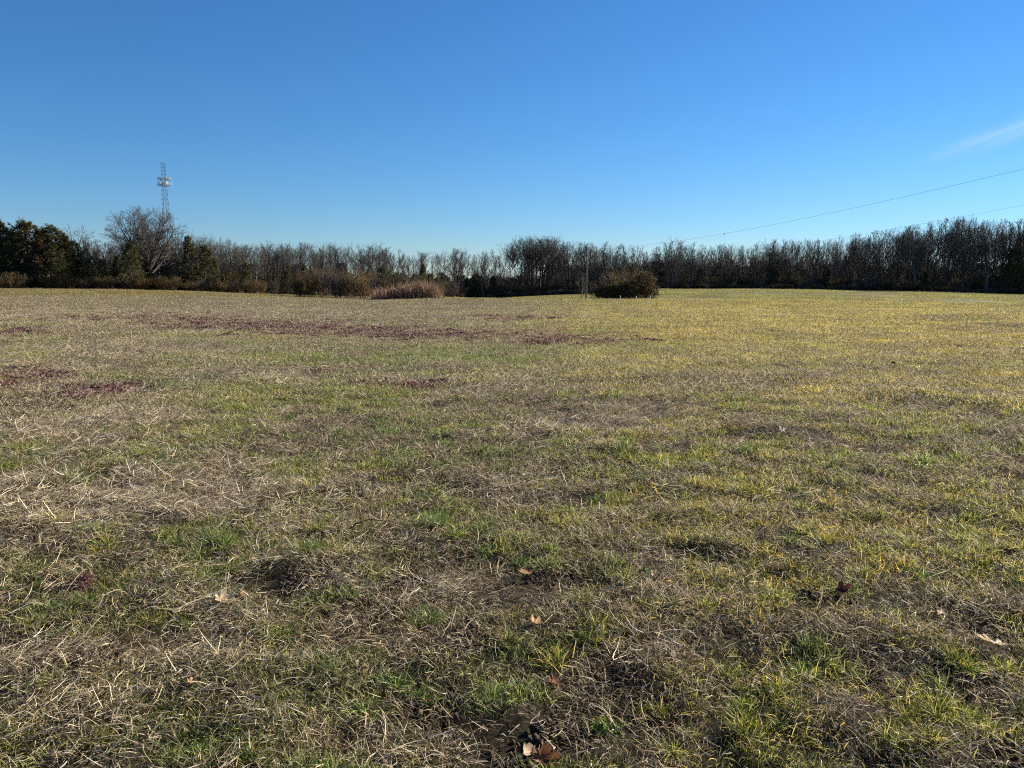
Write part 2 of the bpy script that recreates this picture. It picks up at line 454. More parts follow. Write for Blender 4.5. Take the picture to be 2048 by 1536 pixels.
# ------------------------------------------------------------------ the ground: one sheet to the horizon
def build_ground():
    radii = [0.25]
    while radii[-1] < 5200:
        r = radii[-1]
        radii.append(r * (1.012 if r < 40 else 1.016 if r < 260 else 1.08))
    radii = np.array(radii)
    az = np.concatenate([np.linspace(-48, 48, 420), np.linspace(51, 309, 60)])
    az = np.radians(az)
    nr, na = len(radii), len(az)
    R, A = np.meshgrid(radii, az, indexing='ij')
    x = R * np.sin(A); y = R * np.cos(A)
    z = zt(x, np.where(y > 0, y, 0))
    z = np.where(y < 1, (fbm(x, y, 1.7, 3, 3) - .5) * .1 * (1 - sstep(-3, 1, -y)) , z)
    V = np.stack([x, y, z], -1).reshape(-1, 3)
    V = np.concatenate([V, [[0, 0, 0]]])
    i = np.arange(nr - 1)[:, None] * na; j = np.arange(na)[None, :]; j2 = (j + 1) % na
    Q = np.stack([i + j, i + na + j, i + na + j2, i + j2], -1).reshape(-1, 4)
    T = np.stack([np.full(na, nr * na), np.arange(na), (np.arange(na) + 1) % na], -1)
    g, s, p, d, right, px, py, n1, n3 = maps(x, y)
    soil = np.array([.018, .014, .009]); gr = np.array([.028, .032, .010]); st = np.array([.06, .048, .028]); pu = np.array([.10, .035, .05])
    c = soil[None, None] * np.ones((nr, na, 1))
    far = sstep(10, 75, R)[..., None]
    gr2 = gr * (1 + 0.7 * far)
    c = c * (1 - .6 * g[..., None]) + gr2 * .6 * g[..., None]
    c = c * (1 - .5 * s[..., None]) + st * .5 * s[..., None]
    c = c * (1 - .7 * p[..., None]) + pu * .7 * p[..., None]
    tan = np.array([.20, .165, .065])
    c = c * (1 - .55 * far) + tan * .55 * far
    c = c * (1 - .55 * d[..., None]) + soil * .8 * .55 * d[..., None]  # darkens bare soil and paints in the shade behind the mounds
    # the far field beyond the crest: short winter cover, duller
    cr_ = np.interp(az_of(x, y), CREST[:, 0], CREST[:, 1])
    ff = (sstep(-1.5, 3, y - cr_) * sstep(830, 930, az_of(x, y)))[..., None]
    n5 = fbm(x, y, 14, 91, 4)[..., None]
    farc = np.array([.13, .105, .040]) * (1 - sstep(.4, .6, n5)) + np.array([.08, .092, .024]) * sstep(.4, .6, n5)
    c = c * (1 - ff) + farc * ff
    a_ = az_of(x, y)
    deb = (np.exp(-((a_ - 1335) / 60) ** 2 - ((y - 105) / 16) ** 2))[..., None] * ff
    c = c * (1 - deb) + np.array([.34, .26, .17]) * deb
    stripe = (np.exp(-((y - 58) / 1.6) ** 2) * sstep(1880, 1960, a_))[..., None]
    # woodland floor: leaf litter under the trees
    wf = sstep(0, 4, y - far_d(a_) + 1)[..., None]
    c = c * (1 - wf) + np.array([.05, .037, .026]) * wf
    c = np.where((y < 0)[..., None], np.array([.12, .10, .055]), c)
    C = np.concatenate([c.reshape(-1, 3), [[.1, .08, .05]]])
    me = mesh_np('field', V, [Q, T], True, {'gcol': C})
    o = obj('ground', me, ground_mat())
    tag(o, 'wide winter pasture field of patchy grass, straw and bare soil', kind='structure')
build_ground()

# ------------------------------------------------------------------ ground cover: blade patches scattered by geometry nodes
def blades(rng, n, rad, length, width, lie, curl=.6, seg=3, dirn=None, spread=6.3, rnd_lo=0, rnd_hi=1, zmax=.01, gauss=False, lift=0.0):
    """n blades in a disc; lie 0 upright .. 1 flat"""
    if gauss:
        r = np.abs(rng.normal(0, rad * .5, n))
    else:
        r = rad * np.sqrt(rng.rand(n))
    th = rng.rand(n) * 2 * np.pi
    bx, by = r * np.cos(th), r * np.sin(th)
    if dirn is None:
        hd = rng.rand(n) * 2 * np.pi
    else:
        hd = dirn + rng.normal(0, spread, n)
    if gauss:
        hd = th + rng.normal(0, .9, n)
    Ln = length * (0.45 + .9 * rng.rand(n))
    Wd = width * (.6 + .8 * rng.rand(n))
    li = np.clip(lie + rng.normal(0, .18, n), 0, 1.05)
    ang = li * np.pi / 2            # from vertical
    bend = curl * (rng.rand(n) * 1.2 - .1)
    if lie > .8: bend = rng.normal(0, curl * .35, n)
    m = seg + 1
    P = np.zeros((n, m, 3))
    P[:, 0] = np.stack([bx, by, rng.rand(n) * zmax + lift], -1)
    a = ang.copy(); h = hd.copy()
    for k in range(1, m):
        d = np.stack([np.sin(a) * np.cos(h), np.sin(a) * np.sin(h), np.cos(a)], -1)
        P[:, k] = P[:, k - 1] + d * (Ln / seg)[:, None]
        a = np.clip(a + bend, 0, 1.75)
        h = h + rng.normal(0, .22, n)
    P[:, :, 2] = np.maximum(P[:, :, 2], -.004)
    side = np.stack([-np.sin(hd), np.cos(hd), np.zeros(n)], -1)
    tw = rng.normal(0, .9, n)
    up = np.array([0, 0, 1.0])
    side = side * np.cos(tw)[:, None] + up[None] * np.sin(tw)[:, None]
    wk = np.interp(np.arange(m) / seg, [0, .3, .8, 1], [.8, 1, .6, .12])
    off = side[:, None, :] * (Wd[:, None] * wk[None] * .5)[..., None]
    V = np.stack([P - off, P + off], 2).reshape(n, m * 2, 3)
    k = np.arange(seg) * 2
    q = np.stack([k, k + 1, k + 3, k + 2], -1)
    Q = (q[None] + (np.arange(n) * m * 2)[:, None, None]).reshape(-1, 4)
    rv = rnd_lo + (rnd_hi - rnd_lo) * rng.rand(n)
    A = np.repeat(rv, m * 2)
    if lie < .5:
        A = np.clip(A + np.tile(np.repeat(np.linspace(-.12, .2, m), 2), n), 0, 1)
    return V.reshape(-1, 3), Q, A
def leaflets(rng, n, rad, size, hmax):
    r = np.abs(rng.normal(0, rad * .55, n)); th = rng.rand(n) * 6.283
    z = hmax * rng.rand(n) * np.exp(-(r / rad) ** 2)
    c = np.stack([r * np.cos(th), r * np.sin(th), z + .003], -1)
    u = rng.normal(0, 1, (n, 3)); u[:, 2] *= .5; u /= np.linalg.norm(u, axis=1, keepdims=True)
    w = rng.normal(0, 1, (n, 3)); w -= (w * u).sum(1, keepdims=True) * u; w /= np.linalg.norm(w, axis=1, keepdims=True)
    s = (size * (.5 + rng.rand(n)))[:, None]
    V = np.stack([c - u * s, c - w * s * .6, c + u * s, c + w * s * .6], 1)
    Q = (np.arange(4)[None] + (np.arange(n) * 4)[:, None])
    return V.reshape(-1, 3), Q, np.repeat(rng.rand(n), 4)
def merge(parts):
    V, Q, A, o = [], [], [], 0
    for v, q, a in parts:
        V.append(v); Q.append(q + o); A.append(a); o += len(v)
    return np.concatenate(V), np.concatenate(Q), np.concatenate(A)
def source(name, variants, mat):
    c = bpy.data.collections.new(name)
    for i, parts in enumerate(variants):
        v, q, a = merge(parts)
        me = mesh_np(name + '_patch', v, [q], False, {'rnd': a})
        o = obj(name + '_%02d' % i, me, mat, link=False)
        c.objects.link(o)
    return c
def scatter(name, coll, P, rot, scl, idx, tint, label, cat, mat=None):
    """one stuff object: points carrying instances of the patch meshes"""
    me = bpy.data.meshes.new(name)
    n = len(P)
    me.vertices.add(n)
    me.vertices.foreach_set('co', np.asarray(P, np.float32).ravel())
    def at(nm, ty, arr, fld):
        a = me.attributes.new(nm, ty, 'POINT'); a.data.foreach_set(fld, np.ascontiguousarray(arr).ravel())
    at('rot', 'FLOAT_VECTOR', np.asarray(rot, np.float32), 'vector')
    at('scl', 'FLOAT_VECTOR', np.asarray(scl, np.float32), 'vector')
    at('vidx', 'INT', np.asarray(idx, np.int32), 'value')
    at('tint', 'FLOAT_VECTOR', np.asarray(tint, np.float32), 'vector')
    o = obj(name, me)
    g = bpy.data.node_groups.new(name + '_scatter', 'GeometryNodeTree')
    g.interface.new_socket('Geometry', in_out='INPUT', socket_type='NodeSocketGeometry')
    g.interface.new_socket('Geometry', in_out='OUTPUT', socket_type='NodeSocketGeometry')
    gi = g.nodes.new('NodeGroupInput'); go = g.nodes.new('NodeGroupOutput')
    ci = g.nodes.new('GeometryNodeCollectionInfo')
    ci.inputs['Collection'].default_value = coll
    ci.inputs['Separate Children'].default_value = True
    ci.inputs['Reset Children'].default_value = True
    ip = g.nodes.new('GeometryNodeInstanceOnPoints')
    ip.inputs['Pick Instance'].default_value = True
    def na(nm, ty):
        a = g.nodes.new('GeometryNodeInputNamedAttribute'); a.data_type = ty; a.inputs['Name'].default_value = nm
        return a.outputs['Attribute']
    g.links.new(gi.outputs[0], ip.inputs['Points'])
    g.links.new(ci.outputs[0], ip.inputs['Instance'])
    g.links.new(na('vidx', 'INT'), ip.inputs['Instance Index'])
    g.links.new(na('rot', 'FLOAT_VECTOR'), ip.inputs['Rotation'])
    g.links.new(na('scl', 'FLOAT_VECTOR'), ip.inputs['Scale'])
    g.links.new(ip.outputs[0], go.inputs[0])
    md = o.modifiers.new('scatter', 'NODES'); md.node_group = g
    tag(o, label, cat, kind='stuff')
    return o

def field_points(rng, dens_fn, r0, r1, per_m2, half=41):
    """random ground points in a wide wedge in front of the viewer"""
    area = math.radians(2 * half) / 2 * (r1 * r1 - r0 * r0)
    n = int(area * per_m2)
    r = np.sqrt(r0 * r0 + (r1 * r1 - r0 * r0) * rng.rand(n))
    a = np.radians((rng.rand(n) * 2 - 1) * half)
    return r * np.sin(a), r * np.cos(a)

rg = rs(5)
# near patches ------------------------------------------------------
thatch_v = [[blades(rg, 150, .15, .038, .0019, .72, .5, 2, zmax=.016, rnd_hi=.85), blades(rg, 28, .15, .070, .0024, .80, .35, 3, zmax=.024, rnd_lo=.4), blades(rg, 10, .14, .045, .0020, .45, .5, 3, rnd_lo=.3)] for _ in range(8)]
tuft_v = [[blades(rg, 110, .075, .050, .0024, .30 + .1 * (i % 3), .5, 3, gauss=True, rnd_lo=0, rnd_hi=.85), blades(rg, 12, .07, .06, .0025, .6, .5, 3, gauss=True, rnd_lo=.85)] for i in range(8)]
turf_v = [[blades(rg, 110, .13, .038, .0024, .42, .6, 3, rnd_hi=.95), blades(rg, 14, .13, .045, .0022, .7, .5, 2, rnd_lo=.8)] for _ in range(7)]
straw_v = [[blades(rg, 50, .17, .100, .0024, .93, .20, 4, dirn=0, spread=.35 + .25 * (i % 3), zmax=.034), blades(rg, 16, .17, .09, .0028, .88, .4, 4, zmax=.03)] for i in range(7)]
purp_v = [[leaflets(rg, 120, .08, .0075, .05)] for _ in range(4)]
def crumbs(rng, n, rad):
    V, Q, A = [], [], []
    for i in range(n):
        r = rad * math.sqrt(rng.rand()); a = rng.rand() * 6.28; s = .004 + .013 * rng.rand() ** 2
        c = np.array([r * math.cos(a), r * math.sin(a), s * .3])
        g = np.array([[x, y, z] for z in (-1, 1) for y in (-1, 1) for x in (-1, 1)]) * s * (.6 + .5 * rng.rand(8, 3))
        an = rng.rand() * 6.28; m = np.array([[math.cos(an), -math.sin(an), 0], [math.sin(an), math.cos(an), .4], [0, -.3, 1]])
        V.append(c + g @ m)
        Q.append(np.array([[0, 2, 3, 1], [4, 5, 7, 6], [0, 1, 5, 4], [1, 3, 7, 5], [3, 2, 6, 7], [2, 0, 4, 6]]) + 8 * i); A.append(np.full(8, rng.rand()))
    return np.concatenate(V), np.concatenate(Q), np.concatenate(A)
SC = {}
SC['crumbs'] = source('crumbs', [[crumbs(rg, 90, .2)] for _ in range(4)], M['soil'])
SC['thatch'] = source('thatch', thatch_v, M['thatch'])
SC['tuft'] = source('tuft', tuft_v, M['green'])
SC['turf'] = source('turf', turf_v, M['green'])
SC['straw'] = source('straw', straw_v, M['straw'])
SC['purple'] = source('purple', purp_v, M['purple'])
# coarser patches for the middle and far field -----------------------
SC['thatch_m'] = source('thatch_m', [[blades(rg, 420, .5, .055, .0036, .62, .5, 2, zmax=.02), blades(rg, 26, .5, .12, .0036, .85, .4, 3, rnd_lo=.5, zmax=.04)] for _ in range(7)], M['thatch'])
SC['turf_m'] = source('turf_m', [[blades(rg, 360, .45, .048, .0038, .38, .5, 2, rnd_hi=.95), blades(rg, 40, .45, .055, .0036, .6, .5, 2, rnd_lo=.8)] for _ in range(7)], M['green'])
SC['straw_m'] = source('straw_m', [[blades(rg, 80, .4, .20, .0036, .9, .3, 3, dirn=0, spread=.6, zmax=.04)] for _ in range(5)], M['straw'])
SC['purple_m'] = source('purple_m', [[leaflets(rg, 260, .30, .018, .05)] for _ in range(4)], M['purple'])
SC['thatch_f'] = source('thatch_f', [[blades(rg, 520, 1.1, .065, .0085, .5, .5, 1, zmax=.02)] for _ in range(6)], M['thatch'])
SC['turf_f'] = source('turf_f', [[blades(rg, 520, 1.1, .060, .0085, .36, .5, 1, rnd_hi=.95)] for _ in range(6)], M['green'])
SC['purple_f'] = source('purple_f', [[leaflets(rg, 420, 1.0, .032, .07)] for _ in range(3)], M['purple'])
SC['turf_g'] = source('turf_g', [[blades(rg, 420, 2.6, .10, .020, .4, .5, 1)] for _ in range(5)], M['green'])
SC['thatch_g'] = source('thatch_g', [[blades(rg, 420, 2.6, .10, .020, .55, .5, 1)] for _ in range(5)], M['thatch'])

BANDS = []
def emit(key, nvar, x, y, tint, srange, rng, rz=None, lean=.12, zoff=0.0):
    n = len(x)
    h = .09 if key in ('thatch', 'turf', 'straw', 'tuft', 'purple', 'crumbs') else .3
    z0 = zt(x, y); zxp = zt(x + h, y); zxm = zt(x - h, y); zyp = zt(x, y + h); zym = zt(x, y - h)
    P = np.stack([x, y, np.maximum(z0, (zxp + zxm + zyp + zym) / 4) + zoff + .003], -1)
    nx = -(zxp - zxm) / (2 * h) + rng.normal(0, lean * .4, n); ny = -(zyp - zym) / (2 * h) + rng.normal(0, lean * .4, n)
    rzz = rng.rand(n) * 6.283 if rz is None else rz
    nl = 1 / np.sqrt(1 + nx * nx + ny * ny)
    lx = (nx * np.cos(rzz) + ny * np.sin(rzz)) * nl; ly = (-nx * np.sin(rzz) + ny * np.cos(rzz)) * nl
    rot = np.stack([-np.arcsin(np.clip(ly, -1, 1)), np.arctan2(lx, nl), rzz], -1)
    s = srange[0] + (srange[1] - srange[0]) * rng.rand(n)
    return dict(key=key, P=P, rot=rot, scl=np.stack([s, s, s * (.8 + .5 * rng.rand(n))], -1), idx=rng.randint(0, nvar, n), tint=tint)
def clump(x, y, lo):
    c = fbm(x, y, .24, 131, 2)
    return lo + (1 - lo) * sstep(.36, .60, c)
def gtint(rng, g, s, right, n1, n3, y):
    n = len(g)
    yel = np.clip(.25 + .55 * right + 1.0 * (n1 - .5) + .5 * (n3 - .5) + rng.normal(0, .22, n), 0, 1.3)[:, None]
    a = np.array([.56, .80, .72]); b = np.array([1.52, 1.17, .95])
    t = a * (1 - yel) + b * yel
    return t * (1 + rng.normal(0, .16, (n, 1))) * (1 + .12 * sstep(8, 50, y))[:, None]
def ttint(rng, g, s, right, n1, n3, y):
    n = len(g)
    k = np.clip(.45 + 1.2 * (n1 - .5) + rng.normal(0, .25, n), 0, 1)[:, None]
    t = np.array([.78, .68, .66]) * (1 - k) + np.array([1.12, 1.05, .95]) * k
    rgt = right[:, None] * sstep(6, 30, y)[:, None]
    t = t * (1 - rgt) + t * np.array([1.22, 1.20, .80]) * rgt
    return t * (1 + rng.normal(0, .12, (n, 1)))
def band(r0, r1, dens, keys, rng, scale=1.0, lean=.12):
    """dens: thatch, turf, tuft, straw, purple patches per m2"""
    th, tu, tf, stw, pu = dens
    out = []
    x, y = field_points(rng, None, r0, r1, th)
    g, s, p, d, right, px, py, n1, n3 = maps(x, y)
    k = rng.rand(len(x)) < np.clip(.97 - (.35 + .45 * sstep(6, 14, y)) * d - .16 * g - .12 * p, .1, 1) * clump(x + 5, y, .6)
    x, y = x[k], y[k]
    out.append(emit(keys[0], 7 if keys[0] != 'thatch_f' else 6, x, y, ttint(rng, g[k], s[k], right[k], n1[k], n3[k], y), (.8 * scale, 1.25 * scale), rng, lean=lean))
    x, y = field_points(rng, None, r0, r1, tu)
    g, s, p, d, right, px, py, n1, n3 = maps(x, y)
    k = rng.rand(len(x)) < np.clip((g - .08) * 1.4, 0.05, 1) * (1 - .6 * p) * clump(x, y, .35)
    x, y = x[k], y[k]
    out.append(emit(keys[1], 7 if keys[1] != 'turf_f' else 6, x, y, gtint(rng, g[k], s[k], right[k], n1[k], n3[k], y), (.65 * scale, 1.2 * scale), rng, lean=lean))
    if tf:
        x, y = field_points(rng, None, r0, r1, tf)
        g, s, p, d, right, px, py, n1, n3 = maps(x, y)
        k = rng.rand(len(x)) < np.clip((g - .24) * 1.4, 0, 1) * clump(x + 9, y, .1) * (1 - .9 * p)
        x, y = x[k], y[k]
        out.append(emit('tuft', 8, x, y, gtint(rng, g[k], s[k], right[k] * .6, n1[k] - .06, n3[k], y), (.6 * scale, 1.35 * scale), rng, lean=lean))
    if stw:
        x, y = field_points(rng, None, r0, r1, stw)
        g, s, p, d, right, px, py, n1, n3 = maps(x, y)
        k = rng.rand(len(x)) < np.clip((s - .28) * 1.6, 0.015, 1)
        x, y = x[k], y[k]
        flow = .35 + 1.6 * (fbm(x, y, 1.1, 81, 2) - .5) * 2
        out.append(emit(keys[2], 7 if keys[2] == 'straw' else 5, x, y, ttint(rng, g[k], s[k], right[k] * .4, n1[k], n3[k], y), (.6 * scale, 1.25 * scale), rng, rz=flow + rng.normal(0, .35, len(x)), lean=lean * .7, zoff=.008))
    if pu:
        x, y = field_points(rng, None, r0, r1, pu)
        g, s, p, d, right, px, py, n1, n3 = maps(x, y)
        k = rng.rand(len(x)) < np.clip(p * .55, 0, 1)
        x, y = x[k], y[k]
        n = len(x)
        out.append(emit(keys[3], 3 if keys[3] == 'purple_f' else 4, x, y, np.ones((n, 3)) * (1 + rng.normal(0, .2, (n, 1))), (.7 * scale, 1.3 * scale), rng, lean=lean))
    BANDS.extend(out)
band(1.2, 5.5, (95, 72, 80, 44, 80), ('thatch', 'turf', 'straw', 'purple'), rs(11))
band(5.5, 11, (66, 62, 50, 36, 60), ('thatch', 'turf', 'straw', 'purple'), rs(12), 1.2)
band(11, 24, (14, 19, 6, 10, 26), ('thatch_m', 'turf_m', 'straw_m', 'purple_m'), rs(13), 1.0)
band(24, 48, (7, 9, 0, 3.2, 14), ('thatch_m', 'turf_m', 'straw_m', 'purple_m'), rs(14), 1.35)
band(48, 84, (2.4, 3.0, 0, 0, 2.4), ('thatch_f', 'turf_f', None, 'purple_f'), rs(15), 1.0)
def far_band(key, per, rng, tint):
    x, y = field_points(rng, None, 78, 214, per, 40)
    D = far_d(az_of(x, y))
    c_ = np.interp(az_of(x, y), CREST[:, 0], CREST[:, 1])
    k = (y < D - 1) & (fbm(x, y, 9, 95, 3) > (.42 if key == 'turf_g' else .36))
    k &= ~((key == 'turf_g') & (az_of(x, y) < 880) & (rng.rand(len(x)) < .8))
    x, y = x[k], y[k]
    BANDS.append(emit(key, 5, x, y, np.array(tint) * (1 + rng.normal(0, .15, (len(x), 1))), (.8, 1.2), rng, lean=.03))
far_band('turf_g', .16, rs(41), (1.1, 1.0, .8)); far_band('thatch_g', .14, rs(42), (.85, .74, .48))
def crumb_band(r0, r1, per, sc, rng):
    x, y = field_points(rng, None, r0, r1, per)
    d = maps(x, y)[3]
    k = rng.rand(len(x)) < d * .7 + .10
    x, y = x[k], y[k]
    BANDS.append(emit('crumbs', 4, x, y, np.ones((len(x), 3)), (.7 * sc, 1.3 * sc), rng))
crumb_band(1.2, 7, 22, .6, rs(31))
def flush(name, key, label, cat, filt=None):
    bs = [b for b in BANDS if b['key'] == key]
    if not bs: return
    c = {k: np.concatenate([b[k] for b in bs]) for k in ('P', 'rot', 'scl', 'idx', 'tint')}
    if filt is not None:
        m = filt(c['P'])
        c = {k: v[m] for k, v in c.items()}
    scatter(name, SC[key], c['P'], c['rot'], c['scl'], c['idx'], c['tint'], label, cat)
def before_crest(P):
    a = az_of(P[:, 0], P[:, 1])
    return (a < 900) | (P[:, 1] < np.interp(a, CREST[:, 0], CREST[:, 1]) + 1.5)
flush('soil_crumbs', 'crumbs', 'dark crumbs of bare soil between the grass', 'soil')
flush('dead_thatch', 'thatch', 'short dead brown thatch covering the near soil', 'thatch')
flush('dead_thatch', 'thatch_m', 'tan dead thatch over the middle of the field', 'thatch')
flush('dead_thatch', 'thatch_f', 'tan stubble on the far part of the near field', 'thatch', before_crest)
flush('far_grass', 'turf_g', 'short green cover on the far field before the wood', 'grass')
flush('far_grass', 'thatch_g', 'tan stubble on the far field before the wood', 'thatch')
flush('grass_tufts', 'tuft', 'upright green grass tufts in the foreground', 'grass')
flush('short_grass', 'turf', 'short yellow green winter grass near the camera', 'grass')
flush('short_grass', 'turf_m', 'yellow green winter grass across the middle of the field', 'grass')
flush('short_grass', 'turf_f', 'yellow green grass towards the crest of the field', 'grass', before_crest)
flush('loose_straw', 'straw', 'long pale straw lying in swaths in the foreground', 'straw')
flush('loose_straw', 'straw_m', 'pale straw streaks across the middle of the field', 'straw')
flush('purple_weeds', 'purple', 'small purple weed leaves near the left foreground', 'weeds')
flush('purple_weeds', 'purple_m', 'purple weed patches across the left and middle field', 'weeds')
flush('purple_weeds', 'purple_f', 'purple weed cover far out in the field', 'weeds', before_crest)
#@@TREES
# ------------------------------------------------------------------ trees
def unit(v):
    return v / (np.linalg.norm(v) + 1e-9)
def perp_dir(rng, d, ang, az=None):
    ref = np.array([0, 0, 1.0]) if abs(d[2]) < .95 else np.array([1.0, 0, 0])
    a = unit(np.cross(d, ref)); b = np.cross(d, a)
    az = rng.rand() * 6.283 if az is None else az
    return unit(d * math.cos(ang) + (a * math.cos(az) + b * math.sin(az)) * math.sin(ang))
def grow(rng, p, d, Ln, n, wob, up):
    pts = [p]; q = p.copy(); d = d.copy()
    for i in range(n):
        d = unit(d + rng.normal(0, wob, 3) + np.array([0, 0, up]))
        q = q + d * (Ln / n)
        pts.append(q)
    return np.array(pts), d
def at_frac(P, f):
    i = min(int(f * (len(P) - 1)), len(P) - 2); t = f * (len(P) - 1) - i
    return P[i] * (1 - t) + P[i + 1] * t, unit(P[i + 1] - P[i])
def branch(rng, tb, p, d, Ln, r, level, spec):
    """spec: list of (children, angle, length ratio, min radius) per level"""
    n = 4 if level == 0 else 3 if level == 1 else 2
    P, _ = grow(rng, p, d, Ln, n, spec['wob'], spec['up'])
    rend = max(r * .35, spec['rmin'])
    tb.add(P, np.linspace(r, rend, len(P)), 4 if level == 0 else 3, rng.rand(), cap=False)
    if level >= len(spec['n']): return
    c = spec['n'][level]
    az = rng.rand() * 6.28
    for i in range(c):
        f = spec['f0'] + (1 - spec['f0']) * ((i + .3 + .6 * rng.rand()) / c)
        q, dd = at_frac(P, min(f, .999))
        az += 2.4 + rng.normal(0, .3)
        a = math.radians(spec['ang'] + rng.normal(0, 9))
        nd = perp_dir(rng, dd, a, az)
        branch(rng, tb, q, nd, Ln * spec['ratio'] * (.65 + .6 * rng.rand()) * (1.15 - .5 * f), max(r * (1 - .6 * f) * .55, spec['rmin']), level + 1, spec)
def wood_tree(seed, H=16., crown0=.4, nl=17, spread=.30, rt=.17, lean=.02):
    rng = rs(seed)
    t = Tubes(); c = Tubes()
    P, _ = grow(rng, np.zeros(3), unit(np.array([rng.normal(0, lean), rng.normal(0, lean), 1])), H * .93, 9, .045, .02)
    P[0, 2] = -.4
    R = np.interp(np.linspace(0, 1, 10), [0, .06, .5, 1], [rt * 1.45, rt, rt * .62, rt * .14])
    t.add(P, R, 6, .5)
    az = rng.rand() * 6.28
    spec = dict(n=(5, 4, 2), wob=.11, up=.14, rmin=.014, f0=.2, ang=33, ratio=.55)
    for i in range(nl):
        f = crown0 + (.985 - crown0) * (i + rng.rand() * .8) / nl
        q, dd = at_frac(P, f)
        az += 2.4 + rng.normal(0, .5)
        tt = (f - crown0) / (1 - crown0)
        a = math.radians(44 - 24 * tt + rng.normal(0, 8))
        ln = H * spread * (1.12 - .72 * tt) * (.7 + .5 * rng.rand())
        branch(rng, c, q, perp_dir(rng, dd, a, az), ln, max(.095 * (1.1 - .7 * tt), .035) * H / 16, 0, spec)
    for i in range(5):   # dead stubs low on the stem
        q, dd = at_frac(P, .12 + .3 * rng.rand())
        b, _ = grow(rng, q, perp_dir(rng, dd, 1.1), .8 + rng.rand(), 3, .2, .05)
        c.add(b, np.linspace(.03, .012, 4), 3, .5, cap=False)
    return t.mesh('trunk'), c.mesh('crown'), true_h(c)
def true_h(c):
    return float(np.quantile(np.concatenate(c.V)[:, 2], .9985)) / 1.02
def oak_tree(seed, H=14., split=.24, nm=8, spread=52, rt=.36, ratio=.5, dens=(8, 6, 4, 2), big=False):
    rng = rs(seed)
    t = Tubes(); c = Tubes()
    P, _ = grow(rng, np.zeros(3), np.array([0, 0, 1.0]), H * split * 1.2, 4, .03, .02)
    P[0, 2] = -.4
    t.add(P, np.interp(np.linspace(0, 1, 5), [0, .15, 1], [rt * 1.5, rt * 1.05, rt * .8]), 8, .5)
    az = rng.rand() * 6.28
    spec = dict(n=dens[1:], wob=.12, up=.05, rmin=.014, f0=.2, ang=34, ratio=ratio)
    for i in range(nm):
        az += 2.4 + rng.normal(0, .2)
        tt = (i + .5) / nm
        a = math.radians(6 + spread * tt + rng.normal(0, 3))
        q, dd = at_frac(P, .6 + .399 * (1 - tt))
        d = perp_dir(rng, np.array([0, 0, 1.0]), a, az)
        ln = H * (1 - split) * ((.80 - .06 * tt) if big else (1.0 - .22 * tt)) * (.95 + .05 * rng.rand())
        M_, _ = grow(rng, q, d, ln, 7, .055 if big else .085, .045)
        r0 = rt * (.55 - .12 * tt)
        t.add(M_, np.linspace(r0, .03, 8), 5, .5, cap=False)
        az2 = rng.rand() * 6.28
        for j in range(dens[0] + 3):
            f = .22 + .78 * (j + .6 * rng.rand()) / (dens[0] + 3)
            q2, d2 = at_frac(M_, min(f, .999))
            az2 += 2.4
            if big: f = f ** .8; q2, d2 = at_frac(M_, min(f, .999))
            branch(rng, c, q2, perp_dir(rng, d2, math.radians(38 + rng.normal(0, 8)), az2), ln * (.26 * (1.15 - .35 * f) if big else .36 * (1.25 - .7 * f)), max(r0 * (1 - f) * .6, .028), 0, dict(spec, rmin=.012) if big else spec)
    return t.mesh('trunk'), c.mesh('crown'), true_h(c)
def needles(rng, C, D, size, n):
    """C centres, D outward directions: n small sprays round each"""
    m = len(C)
    c = np.repeat(C, n, 0) + rng.normal(0, size * .9, (m * n, 3))
    d = np.repeat(D, n, 0) + rng.normal(0, .55, (m * n, 3)); d /= np.linalg.norm(d, axis=1, keepdims=True)
    w = np.cross(d, rng.normal(0, 1, d.shape)); w /= np.linalg.norm(w, axis=1, keepdims=True)
    s = (size * (.5 + .9 * rng.rand(m * n)))[:, None]
    V = np.stack([c - d * s * .7 - w * s * .12, c - d * s * .1 + w * s * .38, c + d * s, c - d * s * .1 - w * s * .3], 1).reshape(-1, 3)
    Q = np.arange(len(V)).reshape(-1, 4)
    return V, Q
